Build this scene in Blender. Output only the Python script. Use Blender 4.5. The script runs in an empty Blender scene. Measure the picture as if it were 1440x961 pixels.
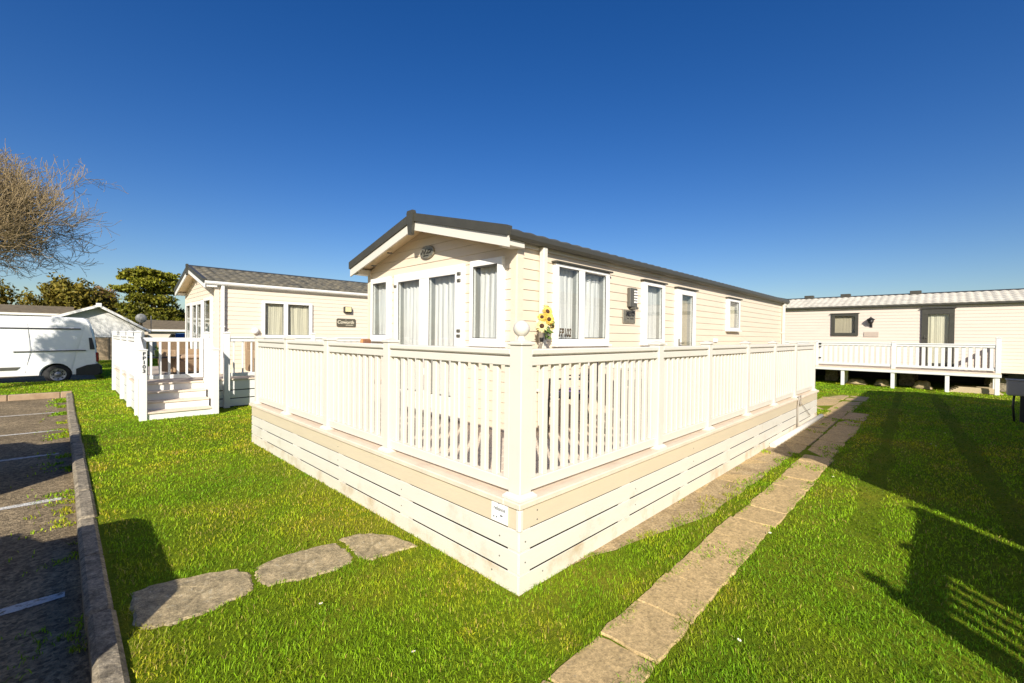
import bpy, bmesh, math, random
import numpy as np
from mathutils import Vector, Matrix

R = math.radians
rng = random.Random(7)
nrng = np.random.default_rng(11)
scene = bpy.context.scene
col = scene.collection

# ------------------------------------------------------------------ helpers
class MB:
    """collects simple shapes, then links them as ONE mesh object"""
    def __init__(self, tf=None):
        self.v, self.f, self.s = [], [], []
        self.tf = tf

    def add(self, vs, fs, smooth=False):
        b = len(self.v)
        if self.tf:
            vs = [self.tf(*p) for p in vs]
        self.v += [tuple(p) for p in vs]
        self.f += [tuple(i + b for i in f) for f in fs]
        self.s += [smooth] * len(fs)
        return self

    def box(self, x0, x1, y0, y1, z0, z1, bev=0.0):
        x0, x1 = min(x0, x1), max(x0, x1)
        y0, y1 = min(y0, y1), max(y0, y1)
        z0, z1 = min(z0, z1), max(z0, z1)
        if bev <= 0:
            vs = [(x, y, z) for x in (x0, x1) for y in (y0, y1) for z in (z0, z1)]
            fs = [(0, 1, 3, 2), (4, 6, 7, 5), (0, 4, 5, 1), (2, 3, 7, 6), (0, 2, 6, 4), (1, 5, 7, 3)]
            return self.add(vs, fs)
        b = min(bev, .45 * (x1 - x0), .45 * (y1 - y0), .45 * (z1 - z0))
        vs, idx = [], {}
        X, Y, Z = (x0, x1), (y0, y1), (z0, z1)
        sg = (1, -1)
        for i in (0, 1):
            for j in (0, 1):
                for k in (0, 1):
                    for a in range(3):
                        p = [X[i] + sg[i] * b, Y[j] + sg[j] * b, Z[k] + sg[k] * b]
                        p[a] = (X[i], Y[j], Z[k])[a]
                        idx[(i, j, k, a)] = len(vs)
                        vs.append(tuple(p))
        fs = []
        for a in range(3):
            for s in (0, 1):
                o = [(0, 0), (1, 0), (1, 1), (0, 1)]
                q = []
                for (m, n) in o:
                    c = [m, n]; c.insert(a, s)
                    q.append(idx[(c[0], c[1], c[2], a)])
                fs.append(tuple(q))
        for a in range(3):            # edges running along axis a
            o1, o2 = [t for t in range(3) if t != a]
            for m in (0, 1):
                for n in (0, 1):
                    def I(t, ax):
                        c = [0, 0, 0]; c[a] = t; c[o1] = m; c[o2] = n
                        return idx[(c[0], c[1], c[2], ax)]
                    fs.append((I(0, o1), I(1, o1), I(1, o2), I(0, o2)))
        for i in (0, 1):
            for j in (0, 1):
                for k in (0, 1):
                    fs.append((idx[(i, j, k, 0)], idx[(i, j, k, 1)], idx[(i, j, k, 2)]))
        return self.add(vs, fs)

    def prism(self, poly, a, b, axis='z'):
        """poly: 2-D outline; extruded from a to b along axis"""
        n = len(poly)
        def P(p, t):
            if axis == 'z': return (p[0], p[1], t)
            if axis == 'y': return (p[0], t, p[1])
            return (t, p[0], p[1])
        vs = [P(p, a) for p in poly] + [P(p, b) for p in poly]
        fs = [tuple(range(n))[::-1], tuple(range(n, 2 * n))]
        fs += [(i, (i + 1) % n, n + (i + 1) % n, n + i) for i in range(n)]
        return self.add(vs, fs)

    def tube(self, pts, rad, n=8, caps=True, smooth=True):
        pts = [Vector(p) for p in pts]
        if not hasattr(rad, '__len__'): rad = [rad] * len(pts)
        vs, fs = [], []
        prev = None
        for i, p in enumerate(pts):
            d = (pts[min(i + 1, len(pts) - 1)] - pts[max(i - 1, 0)])
            d = d.normalized() if d.length > 1e-9 else Vector((0, 0, 1))
            if prev is None:
                u = d.orthogonal().normalized()
            else:
                u = (prev - d * prev.dot(d))
                u = u.normalized() if u.length > 1e-6 else d.orthogonal().normalized()
            prev = u
            w = d.cross(u)
            for k in range(n):
                a = 2 * math.pi * k / n
                vs.append(p + (u * math.cos(a) + w * math.sin(a)) * rad[i])
        for i in range(len(pts) - 1):
            for k in range(n):
                k2 = (k + 1) % n
                fs.append((i * n + k, i * n + k2, (i + 1) * n + k2, (i + 1) * n + k))
        self.add(vs, fs, smooth)
        if caps:
            b = len(self.v) - len(vs)
            self.f += [tuple(b + k for k in range(n))[::-1], tuple(b + (len(pts) - 1) * n + k for k in range(n))]
            self.s += [False, False]
        return self

    def lathe(self, prof, c=(0, 0, 0), n=20, axis='z', smooth=True):
        """prof: list of (radius, height)"""
        vs, fs = [], []
        for r, h in prof:
            for k in range(n):
                a = 2 * math.pi * k / n
                x, y = max(r, 1e-5) * math.cos(a), max(r, 1e-5) * math.sin(a)
                p = (x, y, h) if axis == 'z' else ((x, h, y) if axis == 'y' else (h, x, y))
                vs.append((p[0] + c[0], p[1] + c[1], p[2] + c[2]))
        for i in range(len(prof) - 1):
            for k in range(n):
                k2 = (k + 1) % n
                fs.append((i * n + k, i * n + k2, (i + 1) * n + k2, (i + 1) * n + k))
        return self.add(vs, fs, smooth)

    def ball(self, c, r, n=20, m=12):
        prof = [(r * math.sin(math.pi * i / m), -r * math.cos(math.pi * i / m)) for i in range(m + 1)]
        return self.lathe(prof, c, n)

    def build(self, name, mat, parent=None, recalc=True):
        me = bpy.data.meshes.new(name)
        me.from_pydata(self.v, [], self.f)
        me.polygons.foreach_set('use_smooth', self.s)
        if recalc:
            bm = bmesh.new(); bm.from_mesh(me)
            bmesh.ops.recalc_face_normals(bm, faces=bm.faces)
            bm.to_mesh(me); bm.free()
        me.update()
        o = bpy.data.objects.new(name, me)
        if mat: me.materials.append(mat)
        col.objects.link(o)
        if parent: o.parent = parent
        return o


def tag(o, label=None, cat=None, group=None, kind=None):
    if label: o['label'] = label
    if cat: o['category'] = cat
    if group: o['group'] = group
    if kind: o['kind'] = kind
    return o


def thing(name, label, cat, loc=(0, 0, 0), rz=0.0, group=None):
    o = bpy.data.objects.new(name, None)
    o.empty_display_size = .2
    col.objects.link(o)
    o.location = loc
    o.rotation_euler = (0, 0, rz)
    return tag(o, label, cat, group)


def copy_tree(o, parent=None):
    c = o.copy(); col.objects.link(c)
    if parent: c.parent = parent
    for ch in list(o.children):
        copy_tree(ch, c)
    return c


def text_part(name, body, mat, parent, O, u, v, size, extrude=.002, shear=0.0, bold=0.0, align='CENTER', sx=1.0, spacing=1.0):
    """flat lettering standing on the plane spanned by u (reading direction) and v (up)"""
    cu = bpy.data.curves.new(name, 'FONT')
    cu.body = body; cu.size = size; cu.extrude = extrude; cu.shear = shear; cu.offset = bold
    cu.align_x = align; cu.align_y = 'CENTER'; cu.space_line = .92; cu.space_character = spacing
    tmp = bpy.data.objects.new(name, cu); col.objects.link(tmp)
    bpy.context.view_layer.update()
    me = bpy.data.meshes.new_from_object(tmp.evaluated_get(bpy.context.evaluated_depsgraph_get()))
    bpy.data.objects.remove(tmp); bpy.data.curves.remove(cu)
    u, v, O = Vector(u), Vector(v), Vector(O)
    n = u.cross(v)
    for w in me.vertices:
        p = w.co.copy()
        w.co = O + u * p.x * sx + v * p.y + n * p.z
    me.name = name
    me.materials.clear(); me.materials.append(mat)
    o = bpy.data.objects.new(name, me); col.objects.link(o); o.parent = parent
    return o

# ------------------------------------------------------------------ materials
def new_mat(name):
    m = bpy.data.materials.new(name); m.use_nodes = True
    nt = m.node_tree
    b = nt.nodes['Principled BSDF']
    return m, nt, b


def mat(name, c, rough=.5, var=.06, scale=6.0, metal=0.0, bump=0.0, bscale=60.0, spec=.5, c2=None, mixscale=None, stretch=None, coat=0.0, dirt=None, grit=None):
    m, nt, b = new_mat(name)
    N, L = nt.nodes, nt.links
    tc = N.new('ShaderNodeTexCoord')
    mp = N.new('ShaderNodeMapping'); L.new(tc.outputs['Object'], mp.inputs[0])
    if stretch: mp.inputs['Scale'].default_value = stretch
    n = N.new('ShaderNodeTexNoise'); n.inputs['Scale'].default_value = mixscale or scale
    n.inputs['Detail'].default_value = 6; n.inputs['Roughness'].default_value = .62
    L.new(mp.outputs[0], n.inputs['Vector'])
    r = N.new('ShaderNodeValToRGB')
    r.color_ramp.elements[0].position = .32; r.color_ramp.elements[1].position = .68
    lo = c2 if c2 else tuple(max(0, x * (1 - var)) for x in c)
    hi = c if c2 else tuple(min(1, x * (1 + var)) for x in c)
    r.color_ramp.elements[0].color = (*lo, 1); r.color_ramp.elements[1].color = (*hi, 1)
    L.new(n.outputs['Fac'], r.inputs[0])
    out = r.outputs[0]
    if dirt:
        n2 = N.new('ShaderNodeTexNoise'); n2.inputs['Scale'].default_value = dirt[1]; n2.inputs['Detail'].default_value = 8
        n2.inputs['Roughness'].default_value = .7
        L.new(tc.outputs['Object'], n2.inputs['Vector'])
        r2 = N.new('ShaderNodeMapRange'); r2.inputs[1].default_value = dirt[2]; r2.inputs[2].default_value = dirt[2] + .16
        L.new(n2.outputs['Fac'], r2.inputs[0])
        mx = N.new('ShaderNodeMix'); mx.data_type = 'RGBA'
        mulf = N.new('ShaderNodeMath'); mulf.operation = 'MULTIPLY'; mulf.inputs[1].default_value = dirt[3]
        L.new(r2.outputs[0], mulf.inputs[0]); L.new(mulf.outputs[0], mx.inputs[0])
        L.new(out, mx.inputs[6]); mx.inputs[7].default_value = (*dirt[0], 1)
        out = mx.outputs[2]
    if grit:
        n3 = N.new('ShaderNodeTexNoise'); n3.inputs['Scale'].default_value = grit[0]; n3.inputs['Detail'].default_value = 7
        n3.inputs['Roughness'].default_value = .8
        L.new(tc.outputs['Object'], n3.inputs['Vector'])
        r3 = N.new('ShaderNodeMapRange'); r3.inputs[1].default_value = .34; r3.inputs[2].default_value = .66
        r3.inputs[3].default_value = 1 - grit[1]; r3.inputs[4].default_value = 1 + grit[1]
        L.new(n3.outputs['Fac'], r3.inputs[0])
        vm = N.new('ShaderNodeVectorMath'); vm.operation = 'SCALE'
        L.new(out, vm.inputs[0]); L.new(r3.outputs[0], vm.inputs['Scale']); out = vm.outputs[0]
    L.new(out, b.inputs['Base Color'])
    rr = N.new('ShaderNodeMapRange'); rr.inputs[3].default_value = max(0, rough - .07); rr.inputs[4].default_value = min(1, rough + .07)
    L.new(n.outputs['Fac'], rr.inputs[0]); L.new(rr.outputs[0], b.inputs['Roughness'])
    b.inputs['Metallic'].default_value = metal
    b.inputs['Specular IOR Level'].default_value = spec
    b.inputs['Coat Weight'].default_value = coat
    if bump:
        bn = N.new('ShaderNodeTexNoise'); bn.inputs['Scale'].default_value = bscale; bn.inputs['Detail'].default_value = 5
        L.new(mp.outputs[0], bn.inputs['Vector'])
        bp = N.new('ShaderNodeBump'); bp.inputs['Strength'].default_value = bump; bp.inputs['Distance'].default_value = .01
        L.new(bn.outputs['Fac'], bp.inputs['Height']); L.new(bp.outputs[0], b.inputs['Normal'])
    return m

M = {}
M['clad'] = mat('cream_cladding', (.70, .595, .46), .55, .035, 1.3, bump=.05, bscale=9, stretch=(1, 1, 6))
M['clad_left'] = mat('oat_cladding', (.70, .61, .49), .55, .035, 1.3, bump=.05, bscale=9, stretch=(1, 1, 6))
M['clad_right'] = mat('pinkish_cladding', (.66, .565, .475), .55, .035, 1.3, bump=.05, bscale=9, stretch=(1, 1, 6))
M['upvc'] = mat('cream_plastic', (.67, .63, .55), .38, .025, 3, dirt=((.55, .48, .34), 3.0, .62, .35))
M['board'] = mat('skirt_board_plastic', (.68, .645, .565), .42, .03, 2, bump=.06, bscale=14, stretch=(1, 1, 5), dirt=((.42, .33, .2), 2.3, .58, .4))
M['fascia'] = mat('fascia_plastic', (.63, .535, .39), .42, .03, 2, bump=.05, bscale=14, stretch=(1, 1, 5))
M['muddy'] = mat('splashed_board_plastic', (.68, .63, .53), .45, .03, 2, bump=.06, bscale=14, stretch=(1, 1, 5), dirt=((.42, .27, .13), 2.6, .5, .55))
M['white'] = mat('white_plastic', (.80, .78, .74), .35, .02, 3)
M['white_cool'] = mat('bright_white_plastic', (.73, .72, .69), .35, .02, 3, dirt=((.5, .45, .36), 3.0, .62, .3))
M['deckfloor'] = mat('deck_plank', (.70, .585, .46), .6, .08, 5, bump=.15, bscale=30, stretch=(1, 1, 1), dirt=((.38, .3, .22), 4, .55, .3))
M['charcoal'] = mat('charcoal_trim', (.055, .052, .04), .42, .1, 8)
M['roofmain'] = mat('charcoal_tile', (.075, .075, .068), .5, .25, 5, bump=.1, bscale=90)
M['roofleft'] = mat('slate_tile', (.19, .165, .115), .45, .3, 4.5, c2=(.055, .055, .05), bump=.15, bscale=90)
M['roofright'] = mat('pale_tile', (.47, .44, .38), .5, .16, 3.0, bump=.12, bscale=90)
M['roofbrown'] = mat('brown_tile', (.16, .125, .075), .7, .25, 5, bump=.2, bscale=40)
M['soffit'] = mat('soffit_board', (.78, .62, .40), .5, .03, 3)
M['grey'] = mat('grey_metal', (.12, .115, .095), .4, .1, 20, metal=.3)
M['plate'] = mat('pewter_plate', (.3, .28, .22), .35, .25, 30, metal=.6, bump=.1, bscale=50)
M['signdark'] = mat('sign_brown', (.10, .09, .065), .45, .12, 20)
M['black'] = mat('black_plastic', (.018, .018, .018), .45, .2, 10)
M['goldblack'] = mat('black_gold_letter', (.06, .035, .012), .35, .3, 40)
M['paleletter'] = mat('pale_letter', (.6, .55, .42), .5, .05, 10)
M['inkgrey'] = mat('printed_ink', (.10, .10, .10), .6, .1, 10)
M['curtain'] = mat('net_curtain', (.74, .70, .66), .85, .1, 5, stretch=(9, 9, .6), bump=.2, bscale=30)
M['drape'] = mat('oatmeal_drape', (.72, .64, .48), .85, .08, 5, stretch=(9, 9, .6), bump=.2, bscale=30)
M['blind'] = mat('beige_blind', (.52, .43, .30), .8, .06, 3)
M['oliveblind'] = mat('olive_blind', (.24, .22, .12), .8, .1, 3)
M['reveal'] = mat('window_reveal', (.30, .29, .27), .7, .05, 4)
M['dark'] = mat('underfloor_shade', (.03, .028, .025), .8, .2, 4)  # near-black colour standing for the shade under the right home
M['stone'] = mat('weathered_concrete', (.48, .37, .205), .9, .2, 11, bump=.5, bscale=130, c2=(.22, .175, .095), dirt=((.52, .46, .33), 30, .56, .8), grit=(55, .6))
M['slab'] = mat('paving_concrete', (.55, .39, .185), .9, .2, 9, bump=.35, bscale=190, c2=(.40, .285, .13), dirt=((.52, .44, .29), 34, .6, .7), grit=(48, .5))
M['kerb'] = mat('kerb_concrete', (.34, .285, .20), .92, .2, 12, bump=1.0, bscale=40, c2=(.11, .09, .06), dirt=((.45, .40, .30), 30, .57, .8), grit=(45, .6))
M['kerbred'] = mat('kerb_brick', (.42, .30, .19), .9, .2, 4, bump=.4, bscale=45, c2=(.3, .2, .12))
M['wood'] = mat('sawn_timber', (.5, .4, .25), .7, .15, 6, stretch=(1, 8, 8), bump=.15, bscale=30)
M['terracotta'] = mat('orange_paint', (.62, .22, .07), .55, .1, 8)
M['rattan'] = mat('brown_rattan', (.28, .19, .11), .7, .3, 60, bump=.5, bscale=120)
M['cushion'] = mat('tan_cushion', (.42, .3, .2), .9, .08, 8)
M['yellow'] = mat('yellow_petal', (.72, .50, .10), .6, .2, 30)
M['paleyellow'] = mat('pale_yellow_petal', (.74, .64, .30), .6, .15, 30)
M['seed'] = mat('brown_flower_centre', (.06, .025, .012), .9, .3, 60)
M['leaf'] = mat('leaf_green', (.08, .13, .02), .6, .3, 20)
M['vanwhite'] = mat('van_paint', (.80, .80, .79), .28, .015, 1, coat=.5)
M['bumper'] = mat('black_bumper', (.03, .03, .03), .6, .15, 12)
M['tyre'] = mat('tyre_rubber', (.022, .022, .022), .85, .2, 20)
M['alloy'] = mat('wheel_steel', (.3, .3, .3), .4, .1, 10, metal=.6)
M['redlens'] = mat('red_lens', (.25, .015, .01), .2, .1, 10)
M['silver'] = mat('silver_paint', (.38, .39, .4), .3, .03, 2, metal=.4, coat=.5)
M['blue'] = mat('blue_paint', (.03, .05, .14), .28, .03, 2, metal=.3, coat=.6)
M['darkglass'] = mat('car_glass', (.015, .018, .02), .08, .05, 2)
M['lensclear'] = mat('lamp_lens', (.6, .6, .58), .15, .03, 3)
M['bluewall'] = mat('shaded_white_board', (.70, .69, .66), .5, .02, 2)
M['plank_fence'] = mat('weathered_plank', (.36, .27, .17), .85, .2, 4, stretch=(.6, .6, 12), bump=.3, bscale=20)
M['dishgrey'] = mat('dish_grey', (.22, .22, .21), .5, .1, 6)
M['meter'] = mat('meter_box_grey', (.45, .42, .37), .55, .06, 5)
M['bark_bare'] = mat('grey_bark', (.24, .18, .115), .9, .3, 10, bump=.5, bscale=30)
M['twig'] = mat('ochre_twig', (.30, .22, .115), .9, .35, 2.0)
M['bark'] = mat('brown_bark', (.12, .085, .05), .9, .3, 8, bump=.5, bscale=25)
M['gravel'] = mat('bare_soil', (.46, .34, .18), .95, .3, 5, bump=.6, bscale=60, c2=(.25, .175, .085), dirt=((.48, .42, .32), 24, .57, .85), grit=(50, .6))
M['cable'] = mat('grey_cable', (.35, .31, .26), .5, .1, 10)
M['labelwhite'] = mat('white_label', (.82, .82, .82), .3, .01, 3)
M['purplepat'] = None


def glass_mat(name, tint=(.93, .95, .95), refl=1.0):
    m, nt, b = new_mat(name); N, L = nt.nodes, nt.links
    N.remove(b)
    t = N.new('ShaderNodeBsdfTransparent'); t.inputs[0].default_value = (*tint, 1)
    g = N.new('ShaderNodeBsdfGlossy'); g.inputs['Roughness'].default_value = .02
    f = N.new('ShaderNodeLayerWeight'); f.inputs[0].default_value = .5
    pw = N.new('ShaderNodeMath'); pw.operation = 'POWER'; pw.inputs[1].default_value = 4.0
    k = N.new('ShaderNodeMath'); k.operation = 'MULTIPLY_ADD'; k.inputs[1].default_value = .8 * refl; k.inputs[2].default_value = .045 * refl; k.use_clamp = True
    L.new(f.outputs['Facing'], pw.inputs[0])
    mx = N.new('ShaderNodeMixShader')
    L.new(pw.outputs[0], k.inputs[0]); L.new(k.outputs[0], mx.inputs[0])
    L.new(t.outputs[0], mx.inputs[1]); L.new(g.outputs[0], mx.inputs[2])
    L.new(mx.outputs[0], N['Material Output'].inputs[0])
    return m
M['glass'] = glass_mat('window_glass', refl=1.0)


def purple_mat():
    m, nt, b = new_mat('purple_print_fabric'); N, L = nt.nodes, nt.links
    tc = N.new('ShaderNodeTexCoord')
    v = N.new('ShaderNodeTexVoronoi'); v.inputs['Scale'].default_value = 9
    L.new(tc.outputs['Object'], v.inputs['Vector'])
    r = N.new('ShaderNodeValToRGB'); r.color_ramp.interpolation = 'CONSTANT'
    e = r.color_ramp.elements
    e[0].color = (.03, .03, .035, 1); e[1].position = .35; e[1].color = (.20, .11, .42, 1)
    e2 = e.new(.55); e2.color = (.62, .55, .52, 1)
    e3 = e.new(.75); e3.color = (.035, .035, .04, 1)
    sep = N.new('ShaderNodeSeparateColor'); L.new(v.outputs['Color'], sep.inputs[0])
    L.new(sep.outputs[0], r.inputs[0]); L.new(r.outputs[0], b.inputs['Base Color'])
    b.inputs['Roughness'].default_value = .85
    return m
M['purplepat'] = purple_mat()


def foliage_mat(name, c, trans=.25):
    m, nt, b = new_mat(name); N, L = nt.nodes, nt.links
    at = N.new('ShaderNodeAttribute'); at.attribute_name = 'tint'
    mx = N.new('ShaderNodeMix'); mx.data_type = 'RGBA'; mx.blend_type = 'MULTIPLY'; mx.inputs[0].default_value = 1
    mx.inputs[6].default_value = (*c, 1); L.new(at.outputs['Color'], mx.inputs[7])
    L.new(mx.outputs[2], b.inputs['Base Color']); b.inputs['Roughness'].default_value = .6
    b.inputs['Specular IOR Level'].default_value = .25
    tr = N.new('ShaderNodeBsdfTranslucent'); L.new(mx.outputs[2], tr.inputs[0])
    ms = N.new('ShaderNodeMixShader'); ms.inputs[0].default_value = trans
    L.new(b.outputs[0], ms.inputs[1]); L.new(tr.outputs[0], ms.inputs[2])
    L.new(ms.outputs[0], N['Material Output'].inputs[0])
    return m


def ground_mat():
    m, nt, b = new_mat('lawn_turf'); N, L = nt.nodes, nt.links
    tc = N.new('ShaderNodeTexCoord')
    def noise(s, d=6, ro=.6):
        n = N.new('ShaderNodeTexNoise'); n.inputs['Scale'].default_value = s; n.inputs['Detail'].default_value = d
        n.inputs['Roughness'].default_value = ro
        L.new(tc.outputs['Object'], n.inputs['Vector']); return n
    n1, n2, n3 = noise(.9), noise(38, 8, .8), noise(150, 4)
    r1 = N.new('ShaderNodeValToRGB'); e = r1.color_ramp.elements
    e[0].position = .33; e[0].color = (.15, .23, .008, 1); e[1].position = .7; e[1].color = (.32, .31, .03, 1)
    mid = e.new(.5); mid.color = (.21, .29, .012, 1)
    L.new(n1.outputs['Fac'], r1.inputs[0])
    r2 = N.new('ShaderNodeValToRGB'); r2.color_ramp.elements[0].position = .35; r2.color_ramp.elements[1].position = .7
    r2.color_ramp.elements[0].color = (.45, .48, .4, 1); r2.color_ramp.elements[1].color = (1.35, 1.3, 1.2, 1)
    L.new(n2.outputs['Fac'], r2.inputs[0])
    mx = N.new('ShaderNodeMix'); mx.data_type = 'RGBA'; mx.blend_type = 'MULTIPLY'; mx.inputs[0].default_value = 1
    L.new(r1.outputs[0], mx.inputs[6]); L.new(r2.outputs[0], mx.inputs[7])
    L.new(mx.outputs[2], b.inputs['Base Color']); b.inputs['Roughness'].default_value = .95
    b.inputs['Specular IOR Level'].default_value = .1
    ad = N.new('ShaderNodeMath'); ad.operation = 'ADD'
    L.new(n2.outputs['Fac'], ad.inputs[0]); L.new(n3.outputs['Fac'], ad.inputs[1])
    bp = N.new('ShaderNodeBump'); bp.inputs['Strength'].default_value = .8; bp.inputs['Distance'].default_value = .03
    L.new(ad.outputs[0], bp.inputs['Height']); L.new(bp.outputs[0], b.inputs['Normal'])
    return m
M['turf'] = ground_mat()


def tarmac_mat(name, paint=None):
    m, nt, b = new_mat(name); N, L = nt.nodes, nt.links
    tc = N.new('ShaderNodeTexCoord')
    def noise(s, d=6, ro=.6):
        n = N.new('ShaderNodeTexNoise'); n.inputs['Scale'].default_value = s; n.inputs['Detail'].default_value = d
        n.inputs['Roughness'].default_value = ro
        L.new(tc.outputs['Object'], n.inputs['Vector']); return n
    n1, n2 = noise(1.1, 5), noise(34, 6, .85)
    v = N.new('ShaderNodeTexVoronoi'); v.inputs['Scale'].default_value = 75; L.new(tc.outputs['Object'], v.inputs['Vector'])
    r1 = N.new('ShaderNodeValToRGB'); e = r1.color_ramp.elements
    e[0].position = .3; e[0].color = (.15, .118, .074, 1); e[1].position = .72; e[1].color = (.27, .215, .135, 1)
    L.new(n1.outputs['Fac'], r1.inputs[0])
    r2 = N.new('ShaderNodeValToRGB'); r2.color_ramp.elements[0].position = .3; r2.color_ramp.elements[1].position = .75
    r2.color_ramp.elements[0].color = (.28, .28, .28, 1); r2.color_ramp.elements[1].color = (1.9, 1.8, 1.65, 1)
    L.new(n2.outputs['Fac'], r2.inputs[0])
    mx = N.new('ShaderNodeMix'); mx.data_type = 'RGBA'; mx.blend_type = 'MULTIPLY'; mx.inputs[0].default_value = 1
    L.new(r1.outputs[0], mx.inputs[6]); L.new(r2.outputs[0], mx.inputs[7])
    vc = N.new('ShaderNodeTexVoronoi'); vc.inputs['Scale'].default_value = 42; L.new(tc.outputs['Object'], vc.inputs['Vector'])
    sc = N.new('ShaderNodeSeparateColor'); L.new(vc.outputs['Color'], sc.inputs[0])
    ml = N.new('ShaderNodeMapRange'); ml.inputs[3].default_value = .55; ml.inputs[4].default_value = 1.55; L.new(sc.outputs[0], ml.inputs[0])
    vm = N.new('ShaderNodeVectorMath'); vm.operation = 'SCALE'; L.new(mx.outputs[2], vm.inputs[0]); L.new(ml.outputs[0], vm.inputs['Scale'])
    out = vm.outputs[0]
    if paint:
        n3 = noise(22, 6, .75)
        mr = N.new('ShaderNodeMapRange'); mr.inputs[1].default_value = .36; mr.inputs[2].default_value = .5
        L.new(n3.outputs['Fac'], mr.inputs[0])
        m2 = N.new('ShaderNodeMix'); m2.data_type = 'RGBA'
        L.new(mr.outputs[0], m2.inputs[0]); L.new(out, m2.inputs[6]); m2.inputs[7].default_value = (*paint, 1)
        out = m2.outputs[2]
    L.new(out, b.inputs['Base Color']); b.inputs['Roughness'].default_value = .92
    b.inputs['Specular IOR Level'].default_value = .25
    bp = N.new('ShaderNodeBump'); bp.inputs['Strength'].default_value = .9; bp.inputs['Distance'].default_value = .006
    L.new(v.outputs['Distance'], bp.inputs['Height']); L.new(bp.outputs[0], b.inputs['Normal'])
    return m
M['tarmac'] = tarmac_mat('worn_tarmac')
M['roadpaint'] = tarmac_mat('worn_road_paint', (.62, .60, .55))

# ------------------------------------------------------------------ camera, sun, sky
YAW, PITCH, ROLL, LENS = 44.44683414, -0.66264093, -0.61778479, 15.57530675
def cam_rows():
    y, p, r = R(YAW), R(PITCH), R(ROLL)
    f = Vector((math.cos(y) * math.cos(p), math.sin(y) * math.cos(p), math.sin(p)))
    rt = Vector((math.sin(y), -math.cos(y), 0)); d = f.cross(rt)
    c, s = math.cos(r), math.sin(r)
    return rt * c + d * s, -rt * s + d * c, f
RT, DN, FW = cam_rows()
EYE = Vector((0, 0, 1.6))
FPX = LENS / 36 * 1440
cam = bpy.data.cameras.new('camera'); camo = bpy.data.objects.new('camera', cam); col.objects.link(camo)
cam.sensor_width = 36; cam.lens = LENS; cam.clip_start = .05; cam.clip_end = 3000
m3 = Matrix((RT, -DN, -FW)).transposed()
camo.matrix_world = Matrix.Translation(EYE) @ m3.to_4x4()
scene.camera = camo

def ray(x, y):
    return RT * ((x - 720) / FPX) + DN * ((y - 480.5) / FPX) + FW
def gp(x, y, z=0.0):          # measured ground point (only used to set out outlines)
    d = ray(x, y); t = (z - EYE.z) / d.z
    p = EYE + d * t
    return (p.x, p.y)

EL, AZ = 28.0, 45.0           # light travels towards azimuth 45 deg (+X+Y)
sd = bpy.data.lights.new('sun', 'SUN'); so = bpy.data.objects.new('sun', sd); col.objects.link(so)
sd.energy = 5.0; sd.angle = R(.5); sd.color = (1.0, .94, .83)
ldir = Vector((math.cos(R(AZ)) * math.cos(R(EL)), math.sin(R(AZ)) * math.cos(R(EL)), -math.sin(R(EL))))
so.rotation_euler = ldir.to_track_quat('-Z', 'Y').to_euler(); so.location = (-8, -8, 12)

w = bpy.data.worlds.new('World'); scene.world = w; w.use_nodes = True
wn, wl = w.node_tree.nodes, w.node_tree.links
bg = wn['Background']
sky = wn.new('ShaderNodeTexSky'); sky.sky_type = 'NISHITA'; sky.sun_disc = False
sky.sun_elevation = R(EL); sky.sun_rotation = R(225)
sky.air_density = 1.0; sky.dust_density = .8; sky.ozone_density = 3.0; sky.altitude = 0
hs = wn.new('ShaderNodeHueSaturation'); hs.inputs['Saturation'].default_value = 1.36; hs.inputs['Value'].default_value = .95; hs.inputs['Hue'].default_value = .515
wl.new(sky.outputs[0], hs.inputs['Color']); wl.new(hs.outputs[0], bg.inputs['Color'])
bg.inputs['Strength'].default_value = .083
vs_ = scene.view_settings
vs_.view_transform = 'Standard'; vs_.look = 'None'; vs_.gamma = 1; vs_.exposure = .52; vs_.use_curve_mapping = False
scene.render.engine = 'CYCLES'
scene.cycles.use_denoising = True
scene.cycles.max_bounces = 8; scene.cycles.transparent_max_bounces = 12
scene.cycles.caustics_reflective = False; scene.cycles.caustics_refractive = False

# ------------------------------------------------------------------ the setting
def sheet(name, quads, z, m, kind='structure'):
    b = MB()
    for (x0, x1, y0, y1) in quads:
        b.add([(x0, y0, z), (x1, y0, z), (x1, y1, z), (x0, y1, z)], [(0, 1, 2, 3)])
    o = b.build(name, m)
    return tag(o, kind=kind)

KX0, KX1, KY1 = .10, .22, 16.30     # kerb between car park and lawn
RY0, RY1, RX1 = 20.55, 26.0, 1.05   # sunken access road the van stands on
sheet('lawn_ground', [(.16, 500, -500, RY0), (-500, .16, KY1 + .08, RY0), (RX1, 500, RY0, RY1), (-500, 500, RY1, 700), (-500, .16, -500, -40)], 0, M['turf'])
sheet('car_park', [(-60, .17, -41, KY1 + .1)], -.10, M['tarmac'])
sheet('access_road', [(-60, RX1 + .02, RY0 - .02, RY1 + .02)], -.155, M['tarmac'])
bnk = MB()
bnk.add([(-60, RY0 - .012, .0), (RX1, RY0 - .012, .0), (RX1, RY0 + .1, -.16), (-60, RY0 + .1, -.16)], [(0, 1, 2, 3)])
bnk.add([(RX1 + .012, RY0, .0), (RX1 + .012, RY1, .0), (RX1 - .1, RY1, -.16), (RX1 - .1, RY0, -.16)], [(0, 1, 2, 3)])
bnk.add([(-60, RY1 + .012, .0), (RX1, RY1 + .012, .0), (RX1, RY1 - .1, -.16), (-60, RY1 - .1, -.16)], [(0, 1, 2, 3)])
tag(bnk.build('grass_bank', M['turf']), kind='structure')

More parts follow.
